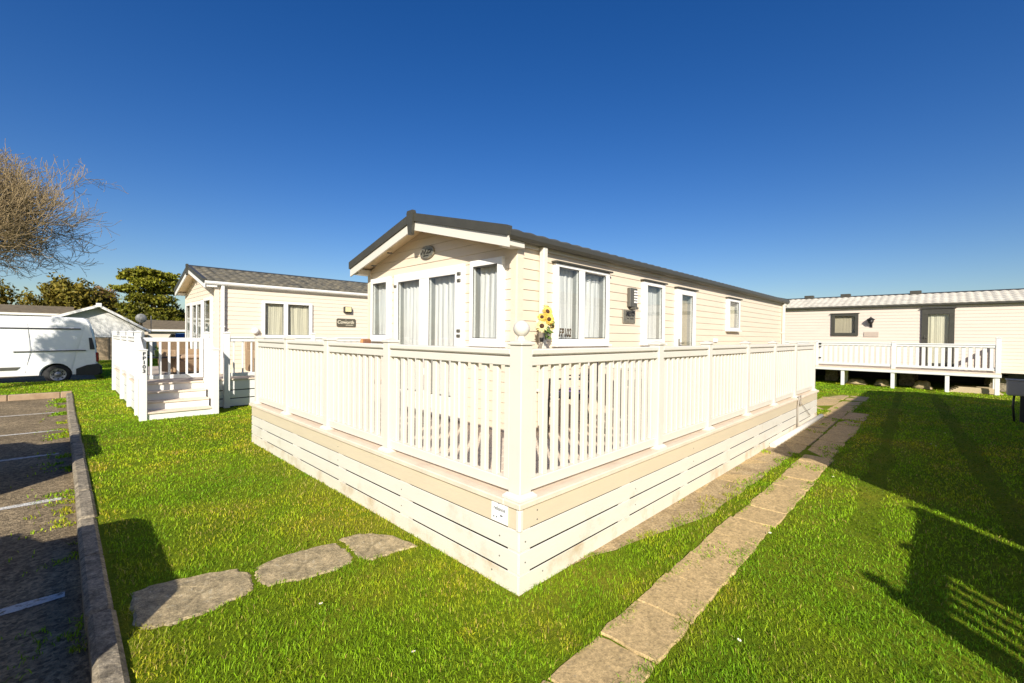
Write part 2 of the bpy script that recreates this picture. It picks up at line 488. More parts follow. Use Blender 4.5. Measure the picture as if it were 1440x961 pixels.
k = MB()
y = -12.0
while y < KY1 - .3:
    ln = .905
    j = rng.uniform(-.006, .006)
    x0, x1, zt = KX0 + j, KX1 + j + rng.uniform(-.004, .004), .028 + rng.uniform(-.006, .006)
    k.box(x0, x1, y + .006, min(y + ln - .004, KY1 - .08), -.16, zt, .022)
    y += ln
tag(k.build('kerb', M['kerb']), kind='structure')
k = MB(); x = -9.0
while x < KX1 - .1:
    k.box(x + .005, min(x + .9, KX1) - .005, KY1 - .075, KY1 + .085, -.16, .045 + rng.uniform(-.008, .008), .014); x += .9
tag(k.build('end_kerb', M['kerbred']), kind='structure')

b = MB()
for yy in (1.66, 4.04, 6.41, 8.80, 10.89, 13.32):
    n = 26; x0, x1 = -5.2, .0 + rng.uniform(-.03, .02)
    top, bot = [], []
    for i in range(n + 1):
        t = x0 + (x1 - x0) * i / n
        top.append((t, yy + .045 + rng.uniform(-.012, .012), -.096)); bot.append((t, yy - .045 + rng.uniform(-.012, .012), -.096))
    b.add(bot + top, [(i, i + 1, n + 2 + i, n + 1 + i) for i in range(n)])
tag(b.build('parking_lines', M['roadpaint']), kind='structure')

# paving along the deck
def slab_mesh(b, x0, x1, y0, y1, zt, th=.05, jit=.012, chip=0.02):
    def J(): return rng.uniform(-jit, jit)
    n = 5
    P = []
    cs = [(x0, y0), (x1, y0), (x1, y1), (x0, y1)]
    for i in range(4):
        a, c = cs[i], cs[(i + 1) % 4]
        for s in range(n):
            t = (s + .02 + (.10 if s == 0 else 0)) / n
            P.append((a[0] + (c[0] - a[0]) * t + J() * .6, a[1] + (c[1] - a[1]) * t + J() * .6))
    tilt = (rng.uniform(-.006, .006), rng.uniform(-.006, .006))
    cx, cy = (x0 + x1) / 2, (y0 + y1) / 2
    def zz(p): return zt + tilt[0] * (p[0] - cx) / (x1 - x0) * 2 + tilt[1] * (p[1] - cy) / (y1 - y0) * 2
    m = len(P)
    ins = [(cx + (p[0] - cx) * .975, cy + (p[1] - cy) * .965) for p in P]
    vs = [(p[0], p[1], zt - th) for p in P] + [(p[0], p[1], zz(p) - .008) for p in P] + [(p[0], p[1], zz(p)) for p in ins]
    fs = []
    for i in range(m):
        j = (i + 1) % m
        fs += [(i, j, m + j, m + i), (m + i, m + j, 2 * m + j, 2 * m + i)]
    fs.append(tuple(range(2 * m, 3 * m)))
    b.add(vs, fs)

PATHS = []
b = MB(); rng.seed(3)
x = .75
while x < 7.1:
    ln = rng.uniform(.40, .47)
    y0 = .985 + .012 * (x - 1.5) + rng.uniform(-.015, .015)
    slab_mesh(b, x + .004, x + ln - .004, y0, y0 + .335, .012 + rng.uniform(-.004, .003))
    PATHS.append((x, x + ln, y0, y0 + .335)); x += ln
x2 = x
x = 4.6
while x < 7.4:
    ln = rng.uniform(.58, .66)
    y0 = 1.57 + rng.uniform(-.02, .02)
    slab_mesh(b, x + .012, x + ln - .012, y0, y0 + .3, .004 + rng.uniform(-.004, .004))
    PATHS.append((x, x + ln, y0 - .02, 1.9)); x += ln
x = x2
while x < 12.2:
    ln = rng.uniform(.58, .66)
    for (a, c) in ((1.06 + .02 * (x - 7), 1.42 + .02 * (x - 7)), (1.44 + .02 * (x - 7), 1.86)):
        slab_mesh(b, x + .012, x + ln - .012, a + rng.uniform(-.02, .01), c, .008 + rng.uniform(-.006, .005))
    PATHS.append((x, x + ln, 1.05 + .02 * (x - 7), 1.9)); x += ln
while x < 15.4:
    ln = rng.uniform(.58, .66)
    for (a, c) in ((1.5, 1.93), (1.95, 2.45)):
        slab_mesh(b, x + .012, x + ln - .012, a + rng.uniform(-.03, .02), c + rng.uniform(-.02, .02), .006 + rng.uniform(-.006, .005))
    PATHS.append((x, x + ln, 1.5, 2.45)); x += ln
tag(b.build('paving_path', M['slab']), kind='structure')
# bare soil strip between paving and deck
b = MB(); n = 40
up, lo = [], []
for i in range(n + 1):
    t = 2.5 + (10.8 - 2.5) * i / n
    lo.append((t, 1.50 + .36 * max(0, 1 - (t - 2.5) / 1.6) + rng.uniform(-.02, .02), .004)); up.append((t, 1.93, .004))
b.add(lo + up, [(i, i + 1, n + 2 + i, n + 1 + i) for i in range(n)])
tag(b.build('soil_strip', M['gravel']), kind='structure')
SOIL = [(2.5, 10.8, 1.66, 1.95)]

# stepping slabs between kerb and deck: three separate stones
def stone(label, px):
    pts = [gp(*p) for p in px]
    out = []                      # soften and roughen the outline
    m = len(pts)
    for i in range(m):
        a, c = Vector(pts[i]), Vector(pts[(i + 1) % m])
        for t in (0, .14, .28, .42, .56, .7, .85):
            q = a.lerp(c, t); out.append((q.x, q.y))
    for _ in range(1):
        out = [tuple((Vector(out[i - 1]) + 2 * Vector(out[i]) + Vector(out[(i + 1) % len(out)])) / 4) for i in range(len(out))]
    out = [(p[0] + rng.uniform(-.014, .014), p[1] + rng.uniform(-.011, .011)) for p in out]
    c = (sum(p[0] for p in out) / len(out), sum(p[1] for p in out) / len(out))
    out = [(p[0] - c[0], p[1] - c[1]) for p in out]
    n = len(out); b = MB()
    vs = [(p[0], p[1], -.05) for p in out] + [(p[0], p[1], .002) for p in out] + [(p[0] * .955, p[1] * .955, .010 + rng.uniform(-.002, .002)) for p in out]
    fs = []
    for i in range(n):
        j = (i + 1) % n
        fs += [(i, j, n + j, n + i), (n + i, n + j, 2 * n + j, 2 * n + i)]
    fs.append(tuple(range(2 * n, 3 * n)))
    b.add(vs, fs)
    o = b.build('stepping_slab', M['stone']); o.location = (c[0], c[1], 0)
    tag(o, label, 'stepping stone', 'stepping slabs from the kerb to the decking')
    return [(p[0] + c[0], p[1] + c[1]) for p in out]
STONES = [
    stone('worn concrete stepping slab touching the kerb, half in the car shadow', [(190, 887), (181, 836), (215, 823), (330, 800), (353, 808), (358, 824), (348, 836), (300, 858), (240, 880)]),
    stone('long worn concrete stepping slab in the middle of the three', [(357, 812), (364, 797), (400, 782), (470, 764), (487, 775), (497, 789), (480, 800), (420, 817), (372, 825)]),
    stone('cracked grassy stepping slab right beside the decking skirt', [(477, 759), (505, 752), (545, 753), (592, 768), (560, 776), (522, 789), (505, 785), (490, 770)]),
]

# ------------------------------------------------------------------ holiday homes
def lap_wall(b, F, u0, u1, z0, z1, pitch=.11, lap=.009, top=None, holes=()):
    """shiplap cladding as real stepped boards; top(z) gives a gable's rake; holes are window openings"""
    z = z0
    while z < z1 - 1e-4:
        zt = min(z + pitch, z1)
        cuts = sorted({z, zt} | {q for h in holes for q in (h[2], h[3]) if z < q < zt})
        for za, zb in zip(cuts[:-1], cuts[1:]):
            dep = lambda q: lap + (.001 - lap) * min(1, (q - z) / (zt - .004 - z))
            R0 = top(za) if top else (u0, u1)
            R1 = top(zb) if top else (u0, u1)
            zm = (za + zb) / 2
            segs = [(max(u0, R0[0]), min(u1, R0[1]), max(u0, R1[0]), min(u1, R1[1]))]
            for h in holes:
                if h[2] < zm < h[3]:
                    ns = []
                    for (p0, p1, q0, q1) in segs:
                        if h[1] <= p0 or h[0] >= p1: ns.append((p0, p1, q0, q1)); continue
                        ns += [(p0, h[0], q0, h[0]), (h[1], p1, h[1], q1)]
                    segs = ns
            for (p0, p1, q0, q1) in segs:
                if p1 - p0 < .005: continue
                first, last = za == z, zb == zt
                d0, d1 = dep(za), (dep(zb) if not last else .001)
                zb_ = zb - .004 if last else zb
                vs = [F(p0, d0, za), F(p1, d0, za), F(q1, d1, zb_), F(q0, d1, zb_)]
                fs = [(0, 1, 2, 3)]
                if first:
                    vs += [F(p0, -.004, za), F(p1, -.004, za)]; fs.append((4, 5, 1, 0))
                if last:
                    k_ = len(vs); vs += [F(q1, -.004, zb), F(q0, -.004, zb)]; fs.append((3, 2, k_, k_ + 1))
                b.add(vs, fs)
        z = zt


def fr_side(u, d, z): return (u, -d, z)           # local -y wall, d outward
def fr_front(u, d, z): return (-d, u, z)          # local -x wall, u = local y


def opening(root, F, name, u0, u1, z0, z1, panes, frame_m, back='curtain', fw=.05, glass_name='pane', bar=None, sill=True, seed=0, deep=.055, pleat=.09, handle=None):
    """window or glazed door: frame part with pane, curtain, sill, drip bar as sub-parts"""
    lr = random.Random(seed)
    fb = MB(lambda u, d, z: F(u, d, z))
    us = sorted(panes)
    # frame made from butted rails and stiles
    pz0, pz1 = min(p[2] for p in panes), max(p[3] for p in panes)
    fb.box(u0, u1, 0, deep, pz1, z1, .004)
    fb.box(u0, u1, 0, deep, z0, pz0, .004)
    edges = [u0] + [e for p in us for e in (p[0], p[1])] + [u1]
    for i in range(0, len(edges), 2):
        fb.box(edges[i], edges[i + 1], 0, deep - (.002 if 0 < i < len(edges) - 2 else 0), pz0, pz1, .004)
    fr = fb.build(name, frame_m, root)
    for p in us:
        a, c, e, f = p
        g = MB(lambda u, d, z: F(u, d, z)); g.box(a - .004, c + .004, .034, .040, e - .004, f + .004)
        g.build(glass_name, M['glass'], fr)
        bead = MB(lambda u, d, z: F(u, d, z))     # dark rubber gasket round the glass
        t = .007
        bead.box(a, a + t, .041, .046, e, f); bead.box(c - t, c, .041, .046, e, f)
        bead.box(a + t, c - t, .041, .046, e, e + t); bead.box(a + t, c - t, .041, .046, f - t, f)
        bead.build('gasket', M['black'], fr)
        if back:
            cb = MB(lambda u, d, z: F(u, d, z))
            nn = max(16, int((c - a) / .008)); ph = lr.uniform(0, 6); rows = 6
            vs = []
            for r_ in range(rows + 1):
                zz = e + (f - e) * r_ / rows
                for i in range(nn + 1):
                    u = a + (c - a) * i / nn
                    s = (.006 + .004 * math.sin(u * 7 + ph)) * math.sin(u / pleat * 6.283 + ph + 1.5 * math.sin(u * 8.3 + ph * 2 + r_ * .22)) + .004 * math.sin(u * 31 + ph * 3 + 1.1 * math.sin(u * 13)) + .002 * math.sin(u * 131 + r_ * .7)
                    if back in ('blind', 'oliveblind'): s *= .15
                    vs.append((u, -.05 + s * 1.3, zz))
            fs = [(r_ * (nn + 1) + i, r_ * (nn + 1) + i + 1, (r_ + 1) * (nn + 1) + i + 1, (r_ + 1) * (nn + 1) + i) for r_ in range(rows) for i in range(nn)]
            cb.add(vs, fs, True)
            cb.build('blind' if 'blind' in back else 'curtain', M[back], fr, recalc=False)
            bk = MB(lambda u, d, z: F(u, d, z)); bk.add([(a, -.10, e), (c, -.10, e), (c, -.10, f), (a, -.10, f), (a, .002, e), (c, .002, e), (c, .002, f), (a, .002, f)], [(0, 1, 2, 3), (0, 4, 5, 1), (1, 5, 6, 2), (2, 6, 7, 3), (3, 7, 4, 0)])
            bk.build('recess', M['reveal'], fr, recalc=False)
    if sill:
        s = MB(lambda u, d, z: F(u, d, z)); s.box(u0 - .02, u1 + .02, 0.0, deep + .035, z0 - .028, z0 - .002, .005)
        s.build('sill', frame_m, fr)
    if bar:
        s = MB(lambda u, d, z: F(u, d, z)); s.box(u0 - .035, u1 + .035, 0, deep + .03, z1 + .002, z1 + .022, .004)
        s.build('drip_bar', bar, fr)
    if handle:
        h = MB(lambda u, d, z: F(u, d, z))
        hu, hz = handle
        h.box(hu - .012, hu + .012, deep, deep + .014, hz - .07, hz + .07, .004)
        h.box(hu - .012, hu + .095, deep + .04, deep + .055, hz - .009, hz + .009, .004)
        h.box(hu - .008, hu + .008, deep + .01, deep + .042, hz - .008, hz + .008)
        h.build('handle', M['grey'], fr)
    return fr


def tile_slope(b, x0, x1, yz_e, yz_r, wave=.205, amp=.024, row=.34, step=.03):
    """one pantile slope from the eave (y,z) to the ridge (y,z), in local x"""
    E, Rg = Vector((0, *yz_e)), Vector((0, *yz_r))
    sl = (Rg - E); Ls = sl.length; sl.normalize()
    n = Vector((0, -sl.z, sl.y))
    if n.z < 0: n = -n
    rows = max(1, round(Ls / row)); per = 7
    nx = int((x1 - x0) / wave * per)
    for r_ in range(rows):
        vs = []
        for q, (t, h) in enumerate(((r_ / rows, step * .0 - .004), (r_ / rows, step), ((r_ + 1) / rows, .0))):
            p = E + sl * (t * Ls)
            for i in range(nx + 1):
                x = x0 + (x1 - x0) * i / nx
                ph = (i % per) / per
                wv = amp * (abs(math.sin(math.pi * ph)) ** 1.3)
                pp = p + n * (h + wv * (1 if q else .3))
                vs.append((x, pp.y, pp.z))
        fs = []
        for q in (0, 1):
            fs += [(q * (nx + 1) + i, q * (nx + 1) + i + 1, (q + 1) * (nx + 1) + i + 1, (q + 1) * (nx + 1) + i) for i in range(nx)]
        b.add(vs, fs, True)


def static_home(label, origin, rz, L, W, z0, ze, zr, clad, roofm, group='holiday homes', oh=.23, trim='charcoal', gutm='charcoal', pipe=(), corner='clad', barge='upvc', name='holiday_home', amp=.024, step=.03, hs=(), hf=()):
    """ze: underside of the eave at the wall line; zr: ridge underside at mid width.  local x along the length, y across"""
    root = thing(name, label, 'holiday home', origin, rz, group)
    hw = W / 2
    sl = (zr - ze) / hw
    b = MB()
    top = lambda z: ((0, W) if z <= ze else ((z - ze) / sl, W - (z - ze) / sl))
    lap_wall(b, fr_side, 0, L, z0, ze, holes=[(h[0], h[1], h[2], h[3]) for h in hs])
    lap_wall(b, lambda u, d, z: (u, W + d, z), 0, L, z0, ze)
    lap_wall(b, fr_front, 0, W, z0, zr, top=top, holes=list(hf))
    lap_wall(b, lambda u, d, z: (L + d, u, z), 0, W, z0, zr, top=top)
    b.add([(0, 0, z0), (L, 0, z0), (L, W, z0), (0, W, z0)], [(0, 1, 2, 3)])
    b.build('wall', M[clad], root, recalc=False)
    # roof: two tiled slopes and a solid deck under them
    rb = MB(); oy = .10
    x0, x1 = -oh + .012, L + oh - .012
    zo = ze + .085 - sl * oy
    tile_slope(rb, x0, x1, (-oy, zo), (hw, zr + .085), amp=amp, step=step)
    tile_slope(rb, x0, x1, (W + oy, zo), (hw, zr + .085), amp=amp, step=step)
    roof = rb.build('roof', M[roofm], root, recalc=False)
    ub = MB()
    prof = [(-oy, zo - .085 + .0), (hw, zr), (W + oy, zo - .085), (W + oy, zo - .012), (hw, zr + .073), (-oy, zo - .012)]
    ub.prism(prof, -oh + .02, L + oh - .02, 'x')
    ub.build('soffit', M['soffit'], root)
    rc = MB()
    for sgn in (-1, 1):
        ys = [(hw, zr + .135), (hw + sgn * .12, zr + .135 - .12 * sl - .01), (hw + sgn * .12, zr + .105 - .12 * sl - .01), (hw, zr + .10)]
        rc.prism(ys, -oh - .005, L + oh + .005, 'x')
    rc.build('ridge_cap', M[trim], roof)
    for xe, s in ((-oh, -1), (L + oh, 1)):
        for sgn in (-1, 1):
            bb = MB(); db = MB()
            ye = hw + sgn * (hw + oy + .015)
            zz = lambda y_: zr - abs(y_ - hw) * sl
            a, c = sorted((hw, ye))
            lo, hi = -.085, .025
            bb.prism([(a, zz(a) + lo), (c, zz(c) + lo), (c, zz(c) + hi), (a, zz(a) + hi)], xe, xe + s * .022, 'x')
            bb.build('bargeboard', M[barge], root)
            db.prism([(a, zz(a) + .027), (c, zz(c) + .027), (c, zz(c) + .128), (a, zz(a) + .128)], xe - s * .03, xe + s * .045, 'x')
            db.build('verge_trim', M[trim], roof)
        f = MB()
        f.prism([(hw - .06, zr + .15), (hw + .06, zr + .15), (hw + .075, zr + .12), (hw + .04, zr - .13), (hw + .03, zr - .15), (hw - .03, zr - .15), (hw - .04, zr - .13), (hw - .075, zr + .12)], xe + s * .02, xe + s * .065, 'x')
        f.build('ridge_end', M[trim], roof)
    for yw, s in ((0, -1), (W, 1)):
        g = MB()
        zg = zo - .03
        gy = yw + s * (oy - .012)
        g.prism([(gy - s * .055, zg + .022), (gy + s * .045, zg + .022), (gy + s * .045, zg - .025), (gy + s * .025, zg - .055), (gy - s * .03, zg - .055), (gy - s * .055, zg - .04)], -oh - .01, L + oh + .01, 'x')
        g.build('gutter', M[gutm], root)
        t = MB()
        t.box(0, L, yw + s * .012, yw + s * .026, ze - .06, ze - .005)
        t.build('eave_trim', M[barge], root)
        for xa, xb in ((-oh + .024, .02), (L - .02, L + oh - .024)):
            t = MB(); t.box(xa, xb, yw + s * .085, yw - s * .06, ze - .088, zo - .088 + .02, .003); t.build('eave_return', M[barge], root)
    for (cx, cy) in ((0, 0), (L, 0), (0, W), (L, W)):
        t = MB(); sx, sy = (-1 if cx == 0 else 1), (-1 if cy == 0 else 1)
        t.box(cx + sx * .016, cx - sx * .08, cy + sy * .016, cy - sy * .0, z0 - .01, ze - .062, .003)
        t.box(cx + sx * .016, cx - sx * .0, cy - sy * .0, cy - sy * .08, z0 - .01, ze - .062, .003)
        t.build('corner_trim', M[corner], root)
    for (px, pm) in pipe:
        t = MB(lambda x, y, z: (x, y, z))
        t.box(px - .034, px + .034, -.095, -.03, z0 - .3, zo - .085, .006)
        for zc in (1.0, 1.75):
            t.box(px - .045, px + .045, -.10, -.001, zc, zc + .03, .003)
        t.build('downpipe', M[pm], root)
    return root

# ---- main home
OX, OY = 3.33, 3.2
main = static_home('cream holiday home with charcoal roof behind the cream decking', (OX, OY, 0), 0, 10.36, 3.16, .56, 2.595, 3.0, 'clad', 'roofmain', pipe=((.345, 'upvc'), (10.3, 'upvc')), amp=.010, step=.010, hs=[(a - OX, c - OX, e, f) for (a, c, e, f) in ((3.965, 4.354, 1.575, 2.395), (4.469, 4.941, 1.59, 2.38), (6.05, 6.527, 1.58, 2.372), (7.24, 7.685, .95, 2.325), (9.53, 10.07, 1.83, 2.36))], hf=[(a - OY, c - OY, e, f) for (a, c, e, f) in ((5.765, 6.16, 1.60, 2.36), (3.452, 3.853, 1.575, 2.38), (4.175, 4.715, .86, 2.33), (4.926, 5.446, .86, 2.33))])
def FS(u, d, z): return fr_side(u - OX, d, z)
def FF(u, d, z): return fr_front(u - OY, d, z)
opening(main, FF, 'window', 5.686, 6.214, 1.53, 2.435, [(5.765, 6.16, 1.60, 2.36)], M['white'], seed=1)
opening(main, FF, 'window', 3.372, 3.905, 1.51, 2.45, [(3.452, 3.853, 1.575, 2.38)], M['white'], seed=2)
pd = opening(main, FF, 'patio_door', 4.037, 5.542, .60, 2.44, [(4.175, 4.715, .86, 2.33), (4.926, 5.446, .86, 2.33)], M['white'], sill=False, seed=3)
for (u, z) in ((4.09, 2.33), (4.09, 2.25), (4.09, 1.66), (4.09, 1.60), (5.50, 2.28)):
    h = MB(FF); h.box(u - .03, u + .03, .055, .072, z - .016, z + .016, .004); h.build('hinge', M['grey'], pd)
for (zc) in (1.0, 1.28):
    h = MB(FF); h.box(4.75, 4.775, .055, .075, zc - .1, zc + .1, .004); h.build('handle', M['grey'], pd)
opening(main, FS, 'window', 3.91, 5.02, 1.515, 2.435, [(3.965, 4.354, 1.575, 2.395), (4.469, 4.941, 1.59, 2.38)], M['white'], bar=M['charcoal'], seed=4)
opening(main, FS, 'window', 5.94, 6.617, 1.515, 2.43, [(6.05, 6.527, 1.58, 2.372)], M['white'], bar=M['charcoal'], seed=5)
opening(main, FS, 'door', 7.063, 7.814, .60, 2.42, [(7.24, 7.685, .95, 2.325)], M['white'], back='blind', bar=M['charcoal'], sill=False, seed=6, handle=(7.12, 1.52))
opening(main, FS, 'window', 9.42, 10.15, 1.775, 2.42, [(9.53, 10.07, 1.83, 2.36)], M['white'], back='drape', bar=M['charcoal'], seed=7)
text_part('house_number', 'FP102', M['goldblack'], main, (4.095 - OX, -.044, 1.645), (1, 0, 0), (0, 0, 1), .135, .002, shear=.15, bold=.003, sx=.60, spacing=1.15)
# oval badge high on the gable
bd = MB(lambda x, y, z: (-.014 - z, 4.79 - OY - x, 2.672 + y))
bd.add([(.155 * math.cos(2 * math.pi * i / 28), .085 * math.sin(2 * math.pi * i / 28), 0) for i in range(28)] + [(.15 * math.cos(2 * math.pi * i / 28), .08 * math.sin(2 * math.pi * i / 28), .022) for i in range(28)],
       [(i, (i + 1) % 28, 28 + (i + 1) % 28, 28 + i) for i in range(28)] + [tuple(range(28, 56))])
badge = bd.build('name_badge', M['plate'], main)
sc_ = MB(lambda x, y, z: (-.04 - z, 4.79 - OY - x, 2.672 + y))
for pts in ([(-.11, -.02), (-.07, .03), (-.045, -.025), (-.015, .03), (.01, -.025)], [(.03, -.02), (.045, .02), (.075, .025), (.085, -.005), (.055, -.02)], [(-.06, -.045), (.05, -.045)], [(.09, -.02), (.11, .02)]):
    sc_.tube([(p[0], p[1], 0) for p in pts], .006, 6)
sc_.build('lettering', M['black'], badge)
# louvred wall light and name plate
lm = MB(FS); lm.box(5.535, 5.735, .008, .06, 2.03, 2.295, .006)
lamp = lm.build('wall_lamp', M['grey'], main)
lm = MB(FS)
for i in range(5): lm.box(5.635, 5.727, .061, .072, 2.085 + i * .038, 2.11 + i * .038, .003)
lm.build('louvre', M['white'], lamp)
lm = MB(FS); lm.box(5.6, 5.68, .008, .11, 1.995, 2.028, .004); lm.build('bracket', M['grey'], lamp)
npz = MB(FS); npz.box(5.415, 5.745, .010, .026, 1.80, 1.99, .005)
plate = npz.build('name_plate', M['plate'], main)
text_part('lettering', 'MEYO', M['black'], plate, (5.60 - OX, -.028, 1.93), (1, 0, 0), (0, 0, 1), .095, .003, bold=.004, sx=.85)
lm = MB(FS)
for i, t in enumerate((5.52, 5.60, 5.65)): lm.box(t, t + .035, .026, .030, 1.86, 1.873)
lm.build('small_print', M['black'], plate)
lm = MB(FS); lm.box(8.75, 8.95, .008, .03, 1.53, 1.60, .004); lm.build('air_vent', M['white'], main)
for (yy_, z_) in ((6.0, 2.60), (5.55, 2.72)):
    lm = MB(); lm.lathe([(.0, -.012), (.035, -.012), (.04, 0.0)], (-.12, yy_ - OY, 2.515 + (3.16 / 2 - abs(yy_ - OY - 1.58)) * .285), 12); lm.build('soffit_light', M['grey'], main)

# ---- decking round the main home
DX0, DX1, DY0, DY1 = 1.954, 10.80, 1.836, 7.36
DZ = .575
deck = thing('decking', 'raised cream plastic decking with balustrade in front of the nearest home', 'decking', (DX0, DY0, 0))
def DT(x, y, z): return (x - DX0, y - DY0, z)
fl = MB(DT)
# picture-frame edge boards, then planks
fl.box(DX0, DX1, DY0, DY0 + .14, DZ - .04, DZ, .006)
fl.box(DX0, DX0 + .14, DY0 + .143, DY1, DZ - .04, DZ, .006)
yy = DY0 + .146
while yy < OY - .02:
    fl.box(DX0 + .146, DX1, yy, min(yy + .138, OY - .005), DZ - .03, DZ - .002, .004); yy += .144
yy = OY
while yy < DY1 - .05:
    fl.box(DX0 + .146, OX - .005, yy, min(yy + .138, DY1), DZ - .03, DZ - .002, .004); yy += .144
fl.box(OX + .0, OX + .6, OY + 3.17, DY1, DZ - .03, DZ - .002, .004)
fl.build('floor', M['deckfloor'], deck)
SX, SY = 1.976, 1.812 + .045     # skirt faces just inside the lip
SX = DX0 + .022; SY = DY0 + .02
SXE, SYE = DX1 - .06, DY1 - .06
levels = [('fascia_board', .398, .533, 'fascia'), ('skirt_board', .267, .392, 'board'), ('skirt_board', .128, .256, 'board'), ('skirt_board', -.02, .117, 'muddy')]
for (nm, za, zb, mk) in levels:
    f = MB(DT); f.box(SX, SX + .008, SY + .010, SYE, za, zb, .003); f.build(nm, M[mk], deck)
    f = MB(DT); f.box(SX, SXE, SY, SY + .008, za, zb, .003); f.build(nm, M[mk], deck)
    f = MB(DT); f.box(SXE - .008, SXE, SY + .010, OY, za, zb, .004); f.build(nm, M[mk], deck)
    f = MB(DT); f.box(SX + .010, OX + .6, SYE - .022, SYE, za, zb, .004); f.build(nm, M[mk], deck)
# uprights behind the boards, seen as pale spacers in the dark slots
yv = SY + .03
for i, yv in enumerate(np.arange(SY + .03, SYE - .1, 1.22)):
    bkg = MB(DT); bkg.box(SX + .0105, SX + .05, yv, yv + (.13 if i % 2 else .08), .0, .53); bkg.build('skirt_upright', M['board'], deck)
for i, xv in enumerate(np.arange(SX + .03, SXE - .1, 1.2)):
    bkg = MB(DT); bkg.box(xv, xv + (.12 if i % 2 else .08), SY + .0105, SY + .05, .0, .53); bkg.build('skirt_upright', M['board'], deck)
bkg = MB(DT); bkg.box(SX + .010, SX + .06, SY + .010, SY + .06, 0, .39); bkg.build('skirt_upright', M['board'], deck)
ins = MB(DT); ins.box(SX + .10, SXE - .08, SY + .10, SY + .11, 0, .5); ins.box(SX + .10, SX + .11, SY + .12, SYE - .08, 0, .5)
ins.build('slot_shade_sheet', M['black'], deck)  # black sheets added behind the boards as the shade seen in the slots
ct = MB(DT); ct.box(SX - .012, SX + .03, SY - .012, SY + .03, .39, .534, .012); ct.build('corner_bead', M['upvc'], deck)

PXC, PYC = DX0 + .105, DY0 + .10
POST_X = [3.91, 5.12, 6.47, 7.78, 9.10, 10.66]
POST_Y = [3.53, 4.80, 6.03, 7.24]
def post_mesh(nm, mdict, parent, x, y, zb, zt, T, w=.05, ball=False, flange=True):
    b = MB(T); b.box(x - w, x + w, y - w, y + w, zb, zt, .005)
    p = b.build(nm, mdict, parent)
    if flange:
        c = MB(T)
        a, e = w + .026, w + .004
        c.add([(x + sx * a, y + sy * a, zb) for sx, sy in ((-1, -1), (1, -1), (1, 1), (-1, 1))] + [(x + sx * a, y + sy * a, zb + .012) for sx, sy in ((-1, -1), (1, -1), (1, 1), (-1, 1))] + [(x + sx * e, y + sy * e, zb + .034) for sx, sy in ((-1, -1), (1, -1), (1, 1), (-1, 1))],
              [(0, 1, 5, 4), (1, 2, 6, 5), (2, 3, 7, 6), (3, 0, 4, 7), (4, 5, 9, 8), (5, 6, 10, 9), (6, 7, 11, 10), (7, 4, 8, 11)])
        c.build('post_base', mdict, p)
    c = MB(T); a = w + .011
    c.box(x - a, x + a, y - a, y + a, zt, zt + .02, .004)
    c.add([(x + sx * (a - .006), y + sy * (a - .006), zt + .019) for sx, sy in ((-1, -1), (1, -1), (1, 1), (-1, 1))] + [(x, y, zt + .042)], [(0, 1, 4), (1, 2, 4), (2, 3, 4), (3, 0, 4)])
    c.build('post_cap', mdict, p)
    if ball:
        c = MB(T); c.lathe([(.03, zt + .025), (.03, zt + .035), (.022, zt + .05), (.022, zt + .058)], (x, y, 0), 16); c.ball((x, y, zt + .105), .053, 24, 16)
        c.build('ball_finial', mdict, p)
    return p
post_mesh('post', M['upvc'], deck, PXC, PYC, DZ, 1.545, DT, .053, ball=True)
for xq in POST_X: post_mesh('post', M['upvc'], deck, xq, PYC, DZ, 1.535, DT)
for yq in POST_Y: post_mesh('post', M['upvc'], deck, PXC, yq, DZ, 1.535, DT)

def rails(parent, T, a, c, zb, zt, mm, along, at):
    """top and bottom rail between two posts; along 'x' or 'y' at the given cross position"""
    def bx(b, lo, hi, wdt, z_0, z_1, bev):
        if along == 'x': b.box(lo, hi, at - wdt, at + wdt, z_0, z_1, bev)
        else: b.box(at - wdt, at + wdt, lo, hi, z_0, z_1, bev)
    b = MB(T); bx(b, a, c, .048, zt - .040, zt, .008); bx(b, a, c, .014, zt - .052, zt - .039, 0); bx(b, a, c, .038, zt - .108, zt - .051, .004)
    r1 = b.build('top_rail', mm, parent)
    b = MB(T); bx(b, a, c, .030, zb, zb + .075, .005)
    r2 = b.build('bottom_rail', mm, parent)
    return r1, r2

left_over = MB(DT)
count = 0
def baluster(T, u, at, z_0, z_1, along, wdt=.027, dep=.019, b=None):
    b = b or MB(T)
    if along == 'x': b.box(u - wdt, u + wdt, at - dep, at + dep, z_0, z_1, .006)
    else: b.box(at - dep, at + dep, u - wdt, u + wdt, z_0, z_1, .006)
    return b
xs = [PXC] + POST_X
spans = [('x', xs[i] + .05, xs[i + 1] - .05, PYC) for i in range(len(xs) - 1)]
ys = [PYC] + POST_Y
spans += [('y', ys[i] + .05, ys[i + 1] - .05, PXC) for i in range(len(ys) - 1)]
balus = []
for (al, a, c, at) in spans:
    rails(deck, DT, a, c, DZ + .028, 1.52, M['upvc'], al, at)
    n = round((c - a) / .1165); g = (c - a) / n
    for i in range(n):
        u = a + g * (i + .5)
        d_ = math.hypot(u, at)
        balus.append((d_, al, u, at))
balus.sort()
for i, (d_, al, u, at) in enumerate(balus):
    if i < 98:
        baluster(DT, u, at, DZ + .10, 1.413, al).build('baluster', M['upvc'], deck)
    else:
        baluster(DT, u, at, DZ + .10, 1.413, al, b=left_over)
tag(left_over.build('far_balusters', M['upvc'], deck), kind='stuff')
